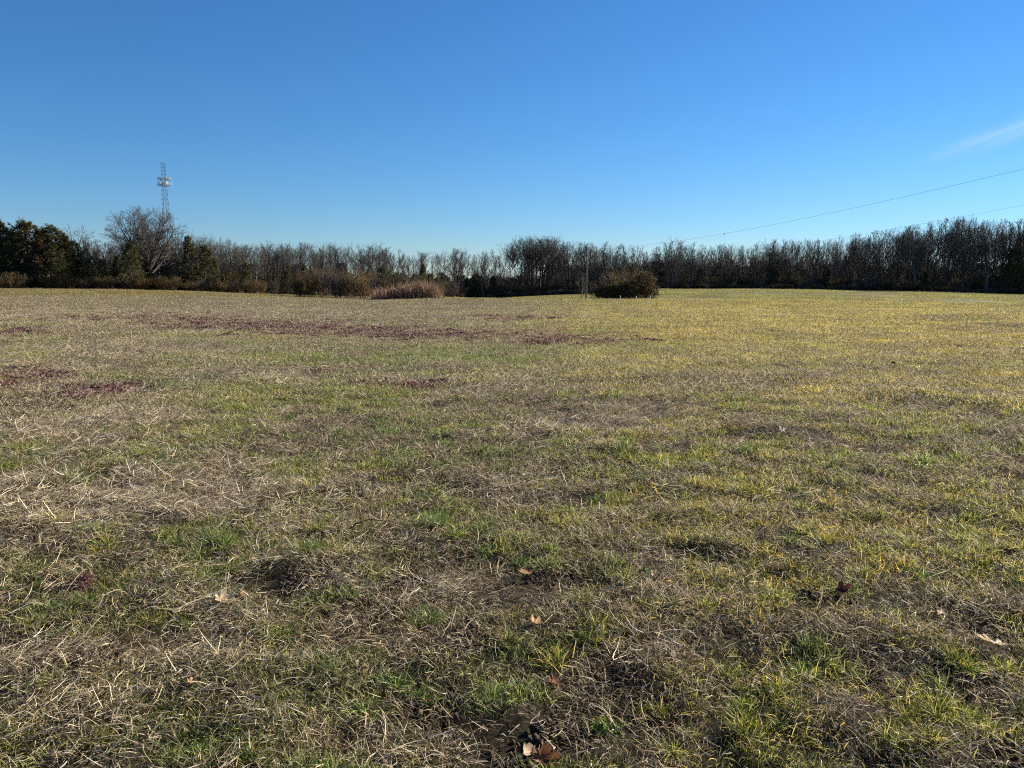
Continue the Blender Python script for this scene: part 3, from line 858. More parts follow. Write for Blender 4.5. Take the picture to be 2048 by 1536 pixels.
def cedar_tree(seed, H=9., Rm=2.1, cone=1.0, n=520, crown0=.06, mat='cedar', lumps=.35, nz=.13, nn=28):
    rng = rs(seed)
    t = Tubes()
    P, _ = grow(rng, np.zeros(3), np.array([0, 0, 1.0]), H * .96, 7, .03, .03); P[0, 2] = -.3
    t.add(P, np.linspace(.17, .02, 8), 6, .5)
    h = crown0 + (1 - crown0) * rng.rand(n) ** 1.15
    az = rng.rand(n) * 6.283
    ph = rng.rand(6) * 6.28
    lump = 1 + lumps * (np.sin(az * 2 + ph[0] + h * 9) * .5 + np.sin(az * 3 + ph[1] - h * 15) * .35 + np.sin(h * 26 + ph[2] + az) * .35)
    R = Rm * np.clip((1 - h), .0, 1) ** (.62 / cone) * np.minimum(1, (h - crown0 + .08) / .14) * lump
    f = .40 + .62 * rng.rand(n) ** .6 + .45 * (rng.rand(n) < .14) * rng.rand(n)
    ax = np.array([at_frac(P, min(v, .999))[0] for v in h])
    D = np.stack([np.cos(az), np.sin(az), .25 + .5 * h + rng.normal(0, .15, n)], -1); D /= np.linalg.norm(D, axis=1, keepdims=True)
    C = ax + D * (R * f)[:, None] + np.array([0, 0, .1]) + rng.normal(0, .10, (n, 3))
    C[:, 2] += .5 * rng.rand(n) * (rng.rand(n) < .2)
    for i in range(0, n, 3):
        b = np.stack([ax[i] - np.array([0, 0, R[i] * .1]), (ax[i] + C[i]) / 2, C[i]])
        t.add(b, [.035, .022, .01], 3, .5, cap=False)
    keep = vnoise(az * 1.6 + 3, h * 9, seed) > .24
    V, Q = needles(rng, C[keep], D[keep], nz, nn)
    A = np.repeat(np.clip(rng.normal(.45, .25, len(Q)) + .0, 0, 1), 4)
    return t.mesh('trunk'), mesh_np('crown', V, [Q], False, {'rnd': A}), H
def shrub(seed, H=2.4, W=1.6, stems=34, rmin=.008, kids=(5, 4), base=.35, up=.03):
    rng = rs(seed)
    t = Tubes(); c = Tubes()
    spec = dict(n=kids, wob=.16, up=up, rmin=rmin, f0=.2, ang=30, ratio=.5)
    for i in range(stems):
        a = rng.rand() * 6.283; rr = base * math.sqrt(rng.rand()) * W
        tilt_ = math.atan(W / H) * (rng.rand() ** .7) * 1.05
        d = np.array([math.sin(tilt_) * math.cos(a), math.sin(tilt_) * math.sin(a), math.cos(tilt_)])
        p = np.array([rr * math.cos(a), rr * math.sin(a), -.1])
        ln = H * (.72 + .35 * rng.rand()) * (1 - .15 * tilt_)
        P, _ = grow(rng, p, d, ln, 5, .09, -.012)
        t.add(P, np.linspace(.022, rmin, 6) * H / 2.4, 3, rng.rand(), cap=False)
        az = rng.rand() * 6
        for j in range(7):
            f = .25 + .74 * (j + rng.rand() * .8) / 7
            q, dd = at_frac(P, min(f, .99)); az += 2.4
            branch(rng, c, q, perp_dir(rng, dd, .55, az), ln * .30, .011 * H / 2.4, 1, dict(spec, n=(0,) + kids))
    return t.mesh('stems'), c.mesh('twigs'), H

M['cedar'] = leafy('cedar_green', [(0, (.022, .030, .010)), (.5, (.065, .066, .024)), (1, (.20, .16, .055))], .25, .6, inst_tint=False, spec=.25)
M['cedar_brown'] = leafy('cedar_bronze', [(0, (.045, .034, .013)), (.5, (.10, .070, .026)), (1, (.19, .13, .045))], .25, .6, inst_tint=False, spec=.25)
M['ever_shrub'] = leafy('olive_shrub', [(0, (.026, .019, .011)), (.5, (.075, .052, .026)), (1, (.17, .115, .050))], .3, .6, inst_tint=False, spec=.25)

def with_mat(proto, m1, m2):
    a, b, H = proto
    a.materials.append(M[m1]); b.materials.append(M[m2])
    return proto
WOOD = []
for i in range(11):
    WOOD.append(with_mat(wood_tree(100 + i, 16., crown0=(.36, .50, .58, .44)[i % 4], nl=(14, 11, 9)[i % 3], spread=(.34, .40, .30)[i % 3], rt=(.15, .20, .12, .24)[i % 4], lean=(.02, .05, .03)[i % 3]),
                         'bark', 'twig' if i % 3 else 'twig_red'))
THIN = [with_mat(wood_tree(200 + i, 13., crown0=.35, nl=11, spread=.22, rt=.09), 'bark', 'twig') for i in range(3)]
OAK = [with_mat(oak_tree(300, 14., .17, 20, 64, .42, .56, (13, 7, 4), True), 'bark', 'twig'), with_mat(oak_tree(301, 14., .34, 8, 50, .30, .5, (6, 5, 4)), 'bark', 'twig'),
       with_mat(oak_tree(302, 14., .30, 7, 46, .28, .5, (6, 5, 4)), 'bark', 'twig')]
CEDAR = [with_mat(cedar_tree(400, 9., 2.3), 'bark', 'cedar'), with_mat(cedar_tree(401, 9., 2.7, 1.4, 620), 'bark', 'cedar'),
         with_mat(cedar_tree(402, 9., 1.9, .9), 'bark', 'cedar_brown'), with_mat(cedar_tree(403, 9., 3.0, 1.7, 700, .10), 'bark', 'cedar')]
SHR = [with_mat(shrub(500, 2.4, 2.2, 46), 'brush', 'brush'), with_mat(shrub(501, 2.4, 1.5, 36), 'brush', 'brush'),
       with_mat(shrub(502, 2.4, 1.1, 26, kids=(4, 3)), 'twig_red', 'twig_red'), with_mat(shrub(503, 2.4, 2.8, 60), 'twig_red', 'brush')]

def ground_xy(px, D):
    return (px - 1024) * math.cos(PITCH) * D / F_PX, D
def top_z(row, D):
    return CAM_Z + (H_ROW - row) / F_PX * D / (math.cos(PITCH) ** 2) * 1.0
def plant(name, proto, px, D, top, label, cat, group=None, rz=None, wscale=1.0, parts=('trunk', 'crown'), rng=random.Random(4), H=None):
    x, y = ground_xy(px, D)
    z = float(zt(x, y))
    if H is None: H = top_z(top, D) - z
    s = H / (proto[2] * 1.02)
    e = empty(name, (x, y, z), rng.random() * 6.28 if rz is None else rz)
    e.scale = (s * wscale, s * wscale, s)
    for me, pn in zip(proto[:2], parts):
        o = bpy.data.objects.new(pn, me); COL.objects.link(o); o.parent = e
    tag(e, label, cat, group)
    return e
RR = random.Random(77)

# --- named trees that stand out ------------------------------------------------
plant('bare_tree', OAK[0], 300, 125, 421, 'huge spreading bare tree with domed crown in front of the lattice tower', 'tree', wscale=1.05, rz=.6)
plant('bare_tree', OAK[1], 356, 134, 457, 'smaller bare tree just right of the huge spreading tree below the tower', 'tree')
plant('bare_tree', OAK[2], 157, 128, 454, 'thin crowned bare tree rising between the left cedars and the huge spreading tree', 'tree')
plant('bare_tree', THIN[0], 14, 150, 431, 'pale leafless tree top showing above the leftmost cedars', 'tree')
plant('bare_tree', THIN[1], 36, 152, 436, 'second pale leafless top above the cedars, just right of the leftmost one', 'tree')
plant('bare_tree', WOOD[3], 219, 132, 484, 'bushy bare tree left of the huge spreading tree', 'tree', wscale=1.3)
plant('bare_tree', OAK[2], 512, 131, 505, 'low forked bare tree immediately right of the round dark cedar', 'tree', wscale=1.15)
plant('bare_tree', OAK[1], 757, 128, 486, 'wide branching bare tree over the brown thicket beside the reeds', 'tree', wscale=1.15)
plant('bare_tree', THIN[2], 797, 145, 500, 'slim bare tree where the sky first shows through, right of the wide branching tree', 'tree')
plant('bare_tree', OAK[2], 822, 150, 510, 'pale rounded bare tree above the right end of the reeds', 'tree')
plant('bare_tree', THIN[0], 846, 155, 506, 'slender bare tree above the dark evergreen behind the reeds', 'tree')
plant('bare_tree', THIN[1], 882, 175, 509, 'lone thin bare tree at the lowest gap of the skyline', 'tree')
plant('bare_tree', OAK[1], 914, 190, 500, 'broad bare tree on the right side of the skyline gap', 'tree', wscale=1.05)
plant('bare_tree', OAK[2], 965, 196, 504, 'arching bare tree over the darkest evergreen clump', 'tree', wscale=1.1)
plant('bare_tree', WOOD[1], 1042, 205, 473, 'tallest bare tree left of the utility pole, with an upright pointed top', 'tree')
plant('bare_tree', WOOD[5], 1064, 207, 475, 'tall narrow bare tree next right of the pointed tallest one', 'tree')
plant('bare_tree', OAK[1], 1095, 207, 473, 'wide domed bare tree left of the utility pole', 'tree', wscale=1.1)
plant('bare_tree', OAK[1], 1345, 209, 477, 'round crowned bare tree standing above the wood where the wire comes down', 'tree', wscale=1.1, rz=2.0)
plant('bare_tree', OAK[2], 1545, 213, 481, 'forked bare tree breaking the skyline halfway along the dark wood', 'tree')
plant('bare_tree', OAK[1], 1925, 200, 436, 'tallest spreading tree of the dark right wood under the lower wire', 'tree', wscale=1.0)
plant('bare_tree', OAK[2], 1972, 199, 450, 'branching bare tree right of the tallest spreading tree in the right wood', 'tree')
plant('bare_tree', OAK[2], 1830, 203, 452, 'forked bare tree left of the tallest spreading tree in the right wood', 'tree')

ced = [(-40, 118, 452, 1), (6, 116, 446, 0), (35, 118, 462, 1), (60, 117, 450, 3), (88, 116, 460, 2), (107, 117, 455, 1), (133, 118, 468, 2), (152, 121, 486, 3), (20, 114, 500, 3), (76, 114, 510, 2), (118, 114, 506, 3)]
cl = ['dark cedar just past the left edge of the field corner', 'dark pointed cedar at the left edge of the picture', 'dense dark cedar second from the left edge',
      'tall dark cedar in the middle of the left evergreen clump', 'bronze tinted cedar in the left evergreen clump', 'cedar with rounded top right of centre in the left evergreen clump',
      'bronze cedar on the right shoulder of the left evergreen clump', 'lower green cedar at the right end of the left evergreen clump',
      'low broad cedar in front at the left edge', 'low bronze cedar in front of the middle of the left clump', 'low broad cedar in front of the right of the left clump']
for (px, D, top, k), l in zip(ced, cl):
    plant('cedar_tree', CEDAR[k], px, D, top, l, 'cedar', 'cedars in the left evergreen clump', wscale=1.15)
for (px, D, top, k, w, l) in [(205, 119, 520, 3, .85, 'shaggy dark cedar left of the huge spreading tree'), (262, 118, 487, 1, 1.05, 'broad green cedar against the left side of the huge spreading tree'),
                              (236, 121, 512, 2, .9, 'narrow bronze cedar behind the broad green one'), (300, 121, 535, 2, .9, 'small bronze cedar at the foot of the huge spreading tree'),
                              (385, 127, 474, 0, 1.0, 'pointed dark cedar right of the tower base'), (410, 126, 492, 1, 1.1, 'broad dark cedar leaning on the pointed one right of the tower'),
                              (432, 128, 515, 2, .8, 'small cedar on the right flank of the dark pair'),
                              (492, 127, 525, 1, .85, 'round dark cedar left of the low forked bare tree'), (575, 126, 530, 0, .95, 'dark cedar left of the first round brown bush'),
                              (592, 127, 547, 2, .9, 'small cedar tucked behind the first round brown bush'), (768, 124, 532, 1, .8, 'dark green cedar under the wide branching tree'),
                              (845, 150, 527, 0, .7, 'dark spiky evergreen above the middle of the reeds'), (862, 155, 548, 3, 1.0, 'low dark evergreen at the right end of the reeds'),
                              (950, 198, 548, 3, 1.2, 'blackish evergreen clump below the arching bare tree'), (935, 202, 556, 1, 1.0, 'blackish evergreen left of the evergreen clump in the gap'),
                              (985, 202, 552, 1, 1.0, 'small dark evergreen right of the evergreen clump in the gap'), (1400, 210, 537, 1, 1.0, 'black rounded evergreen at the wood edge right of the straw patch'),
                              (1465, 212, 545, 3, 1.0, 'second black evergreen at the wood edge right of the straw patch'), (1545, 214, 530, 3, 1.0, 'low wide evergreen in the shade of the dark wood'),
                              (1580, 214, 540, 1, 1.0, 'blunt evergreen right of the low wide one in the dark wood'), (1655, 212, 540, 0, 1.1, 'narrow evergreen halfway along the dark wood'), (1850, 204, 545, 1, .9, 'greenish evergreen at the foot of the tall right wood'),
                              (2030, 198, 500, 3, .9, 'dark evergreen mass at the right edge of the picture'), (1266, 192, 528, 0, 1.0, 'green tipped cedar rising behind the isolated thicket')]:
    plant('cedar_tree', CEDAR[k], px, D, top, l, 'cedar', wscale=w)

# --- the rest of the bare trees along the edge of the wood ------------------------
TOP = np.array([(-120, 450), (0, 470), (150, 480), (230, 486), (300, 490), (345, 484), (380, 484), (415, 472), (440, 474), (470, 485), (500, 492), (530, 483), (560, 492), (590, 487), (610, 488), (640, 490),
                (680, 488), (720, 490), (745, 488), (780, 500), (820, 508), (850, 504), (880, 506), (905, 500), (925, 500), (950, 506), (970, 503), (1000, 500), (1020, 490),
                (1035, 478), (1060, 476), (1100, 475), (1130, 480), (1150, 488), (1175, 485), (1230, 492), (1270, 492), (1300, 500), (1345, 484), (1375, 488), (1400, 494),
                (1420, 488), (1460, 492), (1500, 490), (1540, 484), (1580, 478), (1620, 481), (1660, 480), (1700, 470), (1750, 465), (1800, 455), (1840, 455), (1870, 446), (1885, 441),
                (1920, 438), (1950, 440), (1965, 448), (1990, 444), (2048, 442), (2200, 440)], float)
SEG = [(-90, 180, 'bare tree behind the left evergreen clump', 'bare trees behind the left evergreen clump'),
       (180, 372, 'grey bare tree around the huge spreading tree', 'bare trees around the huge spreading tree'),
       (372, 470, 'bare tree behind the dark cedar pair', 'bare trees behind the cedar pair'),
       (470, 600, 'bare grey tree left of the first brown bush', 'bare trees left of the first brown bush'),
       (600, 740, 'bare grey tree behind the brown bushes', 'bare trees behind the brown bushes'),
       (740, 895, 'thin bare tree behind the reeds', 'bare trees behind the reeds'),
       (895, 1030, 'bare tree in the skyline gap', 'bare trees in the skyline gap'),
       (1030, 1172, 'dark bare tree left of the utility pole', 'bare trees left of the utility pole'),
       (1172, 1320, 'dark bare tree behind the isolated thicket', 'bare trees behind the isolated thicket'),
       (1320, 1480, 'dark bare tree around the round crowned tree', 'bare trees around the round crowned tree'),
       (1480, 1640, 'slender bare tree halfway along the dark wood', 'bare trees halfway along the dark wood'),
       (1640, 1800, 'tall bare tree where the skyline climbs', 'bare trees where the skyline climbs'),
       (1800, 2300, 'tall dark bare tree in the highest right wood', 'bare trees in the highest right wood')]
def seg(px):
    for a, b, l, g in SEG:
        if a <= px < b: return l, g
    return SEG[-1][2:]
FRONT = {}
px = -90.0
while px < 2150:
    right = px > 900
    gap = 770 < px < 1030
    step = 17 if px < 180 else 12.5 if px < 770 else 15 if gap else 10.2
    for row in range(1 if (px < 180) else 2):
        q = px + RR.uniform(-.45, .45) * step + row * step * .5
        D = far_d(q) + (2 if row == 0 else 9) + RR.uniform(0, 6) + (6 if px < 180 else 0)
        top = float(np.interp(q, TOP[:, 0], TOP[:, 1])) + abs(RR.gauss(0, 8)) * (1 if RR.random() < .75 else 2) - 3
        if gap and RR.random() < .08: continue
        pr = RR.choice(THIN) if RR.random() < (.5 if gap else .5 if px > 1100 else .2) else RR.choice(WOOD)
        l, g = seg(q)
        e = plant('bare_tree', pr, q, D, top, l, 'tree', g, wscale=RR.uniform(.8, 1.35) * (.8 if px > 1400 else 1))
        FRONT.setdefault((row, g), []).append((q, e))
    px += step

ORD = 'first second third fourth fifth sixth seventh eighth ninth tenth eleventh twelfth thirteenth fourteenth fifteenth sixteenth seventeenth eighteenth nineteenth twentieth'.split() + ['twenty-' + w for w in 'first second third fourth fifth sixth seventh eighth ninth'.split()] + ['thirtieth'] + ['thirty-' + w for w in 'first second third fourth fifth sixth seventh eighth ninth'.split()]
for (l, g), L_ in FRONT.items():
    for i, (q, e) in enumerate(sorted(L_, key=lambda t: t[0])):
        e['label'] = ORD[i] + (' from left in the front row of ' if l == 0 else ' from left in the second row of ') + g
# --- brush at the foot of the left trees ------------------------------------------
def bush(px, D, top, k, w, label, group=None, name='shrub'):
    return plant(name, SHR[k], px, D, top, label, 'shrub', group, wscale=w * (.62 if px > 580 and px < 900 else .85), parts=('stems', 'twigs'))
q = -60; NB = 0
while q < 572:
    bush(q + RR.uniform(-5, 5), float(far_d(q)) - 3 - RR.uniform(0, 4), (553 if q < 370 else 560) + RR.uniform(-7, 6), RR.choice([0, 1, 1, 2]), RR.uniform(.9, 1.4),
         ORD[NB] + ' clump from the left of low tan brush at the foot of the left trees', 'low brush along the left tree line')
    q += RR.uniform(17, 26)
    NB += 1
for (px, D, top, k, w, l) in [(612, 112, 544, 3, 1.0, 'first round brown bush left of the reeds, olive tinted and domed'), (650, 114, 532, 2, 1.5, 'reddish brushy thicket right of the domed brown bush'),
                              (676, 112, 545, 2, 1.5, 'brown bush in the middle of the thicket left of the reeds'), (702, 112, 541, 3, .9, 'tan domed bush behind the left end of the reeds'),
                              (732, 108, 546, 0, 1.1, 'brown bush behind the left half of the reeds'), (760, 104, 548, 2, 1.6, 'bare reddish bush behind the middle of the reeds'),
                              (790, 100, 550, 0, 1.1, 'brown bush behind the middle of the reeds'), (816, 98, 553, 2, 1.8, 'wide brown bush behind the right half of the reeds'),
                              (845, 96, 556, 0, 1.0, 'tan bush behind the right half of the reeds'), (868, 94, 562, 1, 1.1, 'small rounded bush at the right end of the reeds'), (636, 116, 540, 1, 1.2, 'upright brown bush beside the domed bush'),
                              (595, 112, 556, 1, 1.0, 'small brown bush in front of the dark cedar')]:
    bush(px, D, top, k, w, l)

# --- isolated thicket in the field, right of the pole ------------------------------
bush(1210, 80, 563, 1, 1.1, 'low bare bush at the left end of the isolated thicket')
bush(1228, 81, 551, 2, 1.5, 'tall bare reddish bush in the isolated thicket')
bush(1250, 82, 541, 3, .95, 'bare grey brown bush forming the top of the isolated thicket')
bush(1240, 79, 556, 0, .9, 'brown bush low in the middle of the isolated thicket')
bush(1272, 80, 546, 1, 1.2, 'brown bush left of the olive evergreen shrub')
EV = with_mat(cedar_tree(410, 4.0, 1.7, 2.4, 460, .02, lumps=.3, nz=.10, nn=30), 'bark', 'ever_shrub')
EV2 = with_mat(cedar_tree(411, 4.0, 1.5, 2.6, 380, .02, lumps=.3, nz=.09, nn=26), 'bark', 'cedar_brown')
plant('evergreen_shrub', EV, 1292, 80, 552, 'olive green evergreen shrub at the right end of the isolated thicket', 'shrub', wscale=1.15)
plant('evergreen_shrub', EV2, 1258, 78, 562, 'dark evergreen shrub low inside the isolated thicket', 'shrub', wscale=1.5)
plant('evergreen_shrub', EV2, 1225, 78, 570, 'small dark evergreen shrub low at the left of the isolated thicket', 'shrub', wscale=1.6)
plant('sapling', with_mat(wood_tree(600, 3.2, crown0=.2, nl=10, spread=.5, rt=.035), 'pale_bark', 'twig'), 1163, 71, 545, 'small bare sapling at the foot of the utility pole', 'sapling')
def post(px, D, h, label):
    x, y = ground_xy(px, D); z = float(zt(x, y))
    e = empty('marker_post', (x, y, z))
    t = Tubes(); t.add([[0, 0, -.1], [0.006, 0, h * .5], [0.01, 0, h]], [.035, .034, .033], 8, .5)
    t.add([[0.01, 0, h], [0.01, 0, h + .012]], [.033, .012], 8, .5)
    obj('shaft', t.mesh('shaft'), M['post'], e)
    t = Tubes(); t.add([[0.01, 0, h * .80], [0.01, 0, h * .86]], [.037, .037], 8, .5)
    obj('band', t.mesh('band'), M['antenna_dark'], e)
    tag(e, label, 'post', 'white marker posts before the isolated thicket')
post(1241, 69, .42, 'tallest white post before the middle of the isolated thicket')
post(1273, 69.3, .33, 'white post before the right half of the isolated thicket')
post(1301, 69.5, .36, 'white post at the right end of the isolated thicket')
post(1201, 68.8, .2, 'short white post at the left end of the isolated thicket')
post(1223, 68.8, .17, 'shortest white post, second from the left end of the thicket')

# --- stuff: undergrowth and the depth of the wood -----------------------------------
def tree_coll(name, protos):
    c = bpy.data.collections.new(name)
    for i, pr in enumerate(protos):
        # one joined source mesh per variant
        vs, qs, mi, o0 = [], [], [], 0
        for me in pr[:2]:
            v = np.zeros(len(me.vertices) * 3, np.float32); me.vertices.foreach_get('co', v)
            l = np.zeros(len(me.loops), np.int32); me.loops.foreach_get('vertex_index', l)
            vs.append(v.reshape(-1, 3) / pr[2])
            tot = np.zeros(len(me.polygons), np.int32); me.polygons.foreach_get('loop_total', tot)
            assert (tot == 4).all()
            qs.append(l.reshape(-1, 4) + o0); mi.append(len(tot)); o0 += len(me.vertices)
        m = mesh_np(name + '_source', np.concatenate(vs), [np.concatenate(qs)], True)
        for me in pr[:2]: m.materials.append(me.materials[0])
        idx = np.concatenate([np.full(mi[0], 0, np.int32), np.full(mi[1], 1, np.int32)])
        m.polygons.foreach_set('material_index', idx)
        o = bpy.data.objects.new(name + '_%02d' % i, m); c.objects.link(o)
    return c
cw = tree_coll('deep_wood_src', [WOOD[i] for i in (0, 2, 4, 7)])
cu = tree_coll('undergrowth_src', [SHR[1], SHR[2], THIN[0], THIN[2]])
ce = tree_coll('evergreen_src', [CEDAR[0], CEDAR[3]])
cd = tree_coll('distant_src', [CEDAR[1], CEDAR[3], WOOD[1], OAK[1]])
def mass(name, coll, nv, items, label, cat):
    P, rot, scl, idx = [], [], [], []
    for (px, D, h, k, w) in items:
        x, y = ground_xy(px, D); P.append((x, y, float(zt(x, y)) - .05)); rot.append((0, 0, RR.random() * 6.28)); scl.append((h * w, h * w, h)); idx.append(k)
    scatter(name, coll, P, rot, scl, idx, np.ones((len(P), 3)), label, cat)
it = []
for i in range(540):
    q = RR.uniform(900, 2350) if RR.random() < .72 else RR.uniform(-250, 770)
    D = far_d(q) + RR.uniform(14, 60)
    h = top_z(float(np.interp(q, TOP[:, 0], TOP[:, 1])) + RR.uniform(12, 50), D) - float(zt(*ground_xy(q, D)))
    if 860 < q < 1030 and RR.random() < .8: continue
    if q < 180 : h *= .85
    it.append((q, D, h, RR.randrange(4), RR.uniform(.8, 1.15)))
mass('deep_wood', cw, 4, it, 'depth of the bare winter wood behind its front trees', 'wood')
it = []
for i in range(1500):
    r = RR.random()
    q = RR.uniform(895, 2300) if r < .72 else RR.uniform(-200, 900)
    D = far_d(q) + RR.uniform(1, 26)
    k = RR.randrange(4)
    h = RR.uniform(1.6, 3.4) if k < 2 else RR.uniform(5, 9)
    if 780 < q < 1030 and k >= 2: h *= .6
    it.append((q, D, h, k, RR.uniform(.8, 1.3)))
for i in range(420):
    q = RR.uniform(895, 2250) if RR.random() < .8 else RR.uniform(-150, 580)
    it.append((q, far_d(q) - 2.5 + RR.uniform(0, 3.5), RR.uniform(.5, 1.5), RR.randrange(2), RR.uniform(.9, 1.8)))
mass('undergrowth', cu, 4, it, 'dark tangled undergrowth and saplings under the wood', 'undergrowth')
it = []
for i in range(240):
    q = RR.uniform(880, 2300) if RR.random() < .8 else RR.uniform(-200, 880)
    D = far_d(q) + RR.uniform(6, 50)
    it.append((q, D, RR.uniform(2.2, 5.5), RR.randrange(2), RR.uniform(.9, 1.4)))
mass('evergreen_understory', ce, 2, it, 'dark evergreen understory in the shade of the wood', 'undergrowth')
it = []
for i in range(700):
    q = RR.uniform(-500, 2700)
    D = RR.uniform(300, 420)
    it.append((q, D, RR.uniform(8, 11) if 700 < q < 1100 else RR.uniform(12, 18), RR.randrange(4), RR.uniform(1.3, 2.2)))
mass('distant_wood', cd, 4, [(a, b, c * (.55 if d < 2 else .8), d, e) for a, b, c, d, e in it], 'low dark band of distant wood seen through the trees', 'wood')

# --- reeds -----------------------------------------------------------------------------
def reeds():
    rng = rs(900)
    n = 4600
    px = 742 + 143 * rng.rand(n) ** .8
    D = 73 + 9 * rng.rand(n)
    x, y = ground_xy(px, D)
    h = (1.0 + .62 * sstep(740, 850, px)) * (.42 + .66 * rng.rand(n) ** .8) * (.6 + .8 * vnoise(x * .9, y * .9, 4)) * (1 - .35 * sstep(868, 885, px))
    z = zt(x, y)
    hd = rng.rand(n) * 6.28; lean = rng.normal(0, .24, n)
    m = 4; P = np.zeros((n, m, 3))
    for k in range(m):
        f = k / 3
        P[:, k] = np.stack([x + np.cos(hd) * lean * h * f ** 1.6, y + np.sin(hd) * lean * h * f ** 1.6, z + h * f - .03], -1)
    sd = np.stack([np.cos(hd + 1.57), np.sin(hd + 1.57), np.zeros(n)], -1)
    wd = np.array([.010, .012, .024, .006])
    V = np.stack([P - sd[:, None] * wd[None, :, None], P + sd[:, None] * wd[None, :, None]], 2).reshape(-1, 3)
    k = np.arange(3) * 2
    Q = (np.stack([k, k + 1, k + 3, k + 2], -1)[None] + (np.arange(n) * 8)[:, None, None]).reshape(-1, 4)
    o = obj('reeds', mesh_np('reeds', V, [Q], False, {'rnd': np.repeat(rng.rand(n), 8)}), M['reed'])
    tag(o, 'stand of dry pinkish tan reeds before the brown thicket', 'reeds', kind='stuff')
reeds()

# ------------------------------------------------------------------ lattice tower
def tower():
    D = 400.0
    x, y = ground_xy(340, D); z0 = -3.0
    e = empty('radio_tower', (x, y, z0), .35)
    H = 60.8 - z0
    def hw(z): return np.interp(z, [0, H * .84, H], [3.3, 1.18, 1.05])
    A = [math.radians(a) for a in (90, 210, 330)]
    def corner(i, z): return np.array([hw(z) * 1.1 * math.cos(A[i % 3]), hw(z) * 1.1 * math.sin(A[i % 3]), z])
    for i in range(3):
        t = Tubes(); t.add([corner(i, z) for z in np.linspace(0, H, 8)], np.linspace(.13, .07, 8), 6, .5)
        obj('leg', t.mesh('leg'), M['metal'], e)
    t = Tubes(); z = 0
    while z < H - 1:
        s = hw(z) * 1.15 + .55
        z2 = min(z + s, H)
        for i in range(3):
            t.add([corner(i, z), corner(i + 1, z2)], [.038, .038], 4, .5)
            t.add([corner(i + 1, z), corner(i, z2)], [.038, .038], 4, .5)
            t.add([corner(i, z2), corner(i + 1, z2)], [.035, .035], 4, .5)
        z = z2
    obj('bracing', t.mesh('bracing'), M['metal'], e)
    t = Tubes(); t.add([corner(1, 0) * np.array([.6, .6, 1]), corner(1, H * .86) * np.array([.5, .5, 1])], [.15, .12], 6, .5)
    obj('cable_run', t.mesh('cable_run'), M['antenna_dark'], e)
    t = Tubes(); t.add([[0, .8, H - .5], [0, .8, H + 1.8]], [.06, .03], 6, .5); t.add([[-.9, -.5, H - .2], [-.9, -.5, H + .7]], [.05, .03], 6, .5)
    t.add([[-1.6, -.5, H - .1], [1.3, -.5, H - .1]], [.05, .05], 4, .5)
    obj('lightning_rod', t.mesh('lightning_rod'), M['metal'], e)
    for (zc, ph, sides, hgt, n) in ((56.0, 2.4, 3, 1.5, 4), (53.3, 2.4, 3, 2.2, 5)):
        t = Tubes()
        pts = [np.array([ph * 1.12 * math.cos(a + .52), ph * 1.12 * math.sin(a + .52), zc]) for a in A]
        ends = []
        for i in range(3):
            c = np.array([math.cos(A[i]), math.sin(A[i]), 0]); sdv = np.array([-c[1], c[0], 0])
            for dz in (-.45, .45):
                t.add([c * ph * .9 - sdv * 2.0 + [0, 0, zc + dz], c * ph * .9 + sdv * 2.0 + [0, 0, zc + dz]], [.06, .06], 4, .5)
                t.add([c * 1.0 + [0, 0, zc + dz], c * ph * .9 - sdv * 1.2 + [0, 0, zc + dz]], [.06, .06], 4, .5)
                t.add([c * 1.0 + [0, 0, zc + dz], c * ph * .9 + sdv * 1.2 + [0, 0, zc + dz]], [.06, .06], 4, .5)
        fr = obj('antenna_platform', t.mesh('antenna_platform'), M['metal'], e)
        for i in range(3):
            c = np.array([math.cos(A[i]), math.sin(A[i]), 0]); sdv = np.array([-c[1], c[0], 0])
            for j in range(n):
                p = c * (ph * .9 + .28) + sdv * (-1.9 + 3.8 * j / (n - 1))
                hh = hgt * RR.uniform(.8, 1.05)
                v = []
                for dz in (-hh / 2, hh / 2):
                    for (a, b) in ((-.17, -.08), (.17, -.08), (.13, .09), (-.13, .09)):
                        v.append(p + sdv * a + c * b + [0, 0, zc + dz])
                Q = np.array([[0, 3, 2, 1], [4, 5, 6, 7], [0, 1, 5, 4], [1, 2, 6, 5], [2, 3, 7, 6], [3, 0, 4, 7]])
                obj('antenna_panel', mesh_np('antenna_panel', v, [Q]), M['antenna'] if RR.random() < .5 else M['antenna_dark'], fr)
    tag(e, 'tall grey lattice tower with two rings of white antennas behind the left trees', 'radio tower')
tower()

# ------------------------------------------------------------------ utility line
def wire_pt(s, low):
    if low: h = 4.4 - 5.14 * s + 6.1 * s * s
    else: h = 6.7 - 4.07 * s + 5.27 * s * s
    return np.array([13.9 + 17.9 * s, 145 - 97.2 * s, CAM_Z + .868 * h * 1.01])
def utility_pole(s, label):
    p = wire_pt(s, False); q = wire_pt(s, True)
    z = float(zt(p[0], p[1]))
    e = empty('utility_pole', (p[0], p[1], z))
    h = p[2] - z
    t = Tubes(); t.add([[0, 0, -.5], [.01, 0, h * .5], [.02, 0, h - .12]], [.17, .14, .105], 10, .5)
    t.add([[.02, 0, h - .12], [.02, 0, h - .06]], [.105, .03], 10, .5)
    obj('shaft', t.mesh('shaft'), M['pole'], e)
    t = Tubes(); t.add([[.02, 0, h - .1], [.02, 0, h - .04], [.02, 0, h - .02], [.02, 0, h]], [.03, .06, .07, .035], 8, .5)
    obj('insulator', t.mesh('insulator'), M['antenna_dark'], e)
    t = Tubes(); zz = q[2] - z
    t.add([[.12, 0, zz - .12], [.13, 0, zz], [.12, 0, zz + .08]], [.03, .045, .03], 8, .5)
    obj('bracket', t.mesh('bracket'), M['metal'], e)
    tag(e, label, 'utility pole')
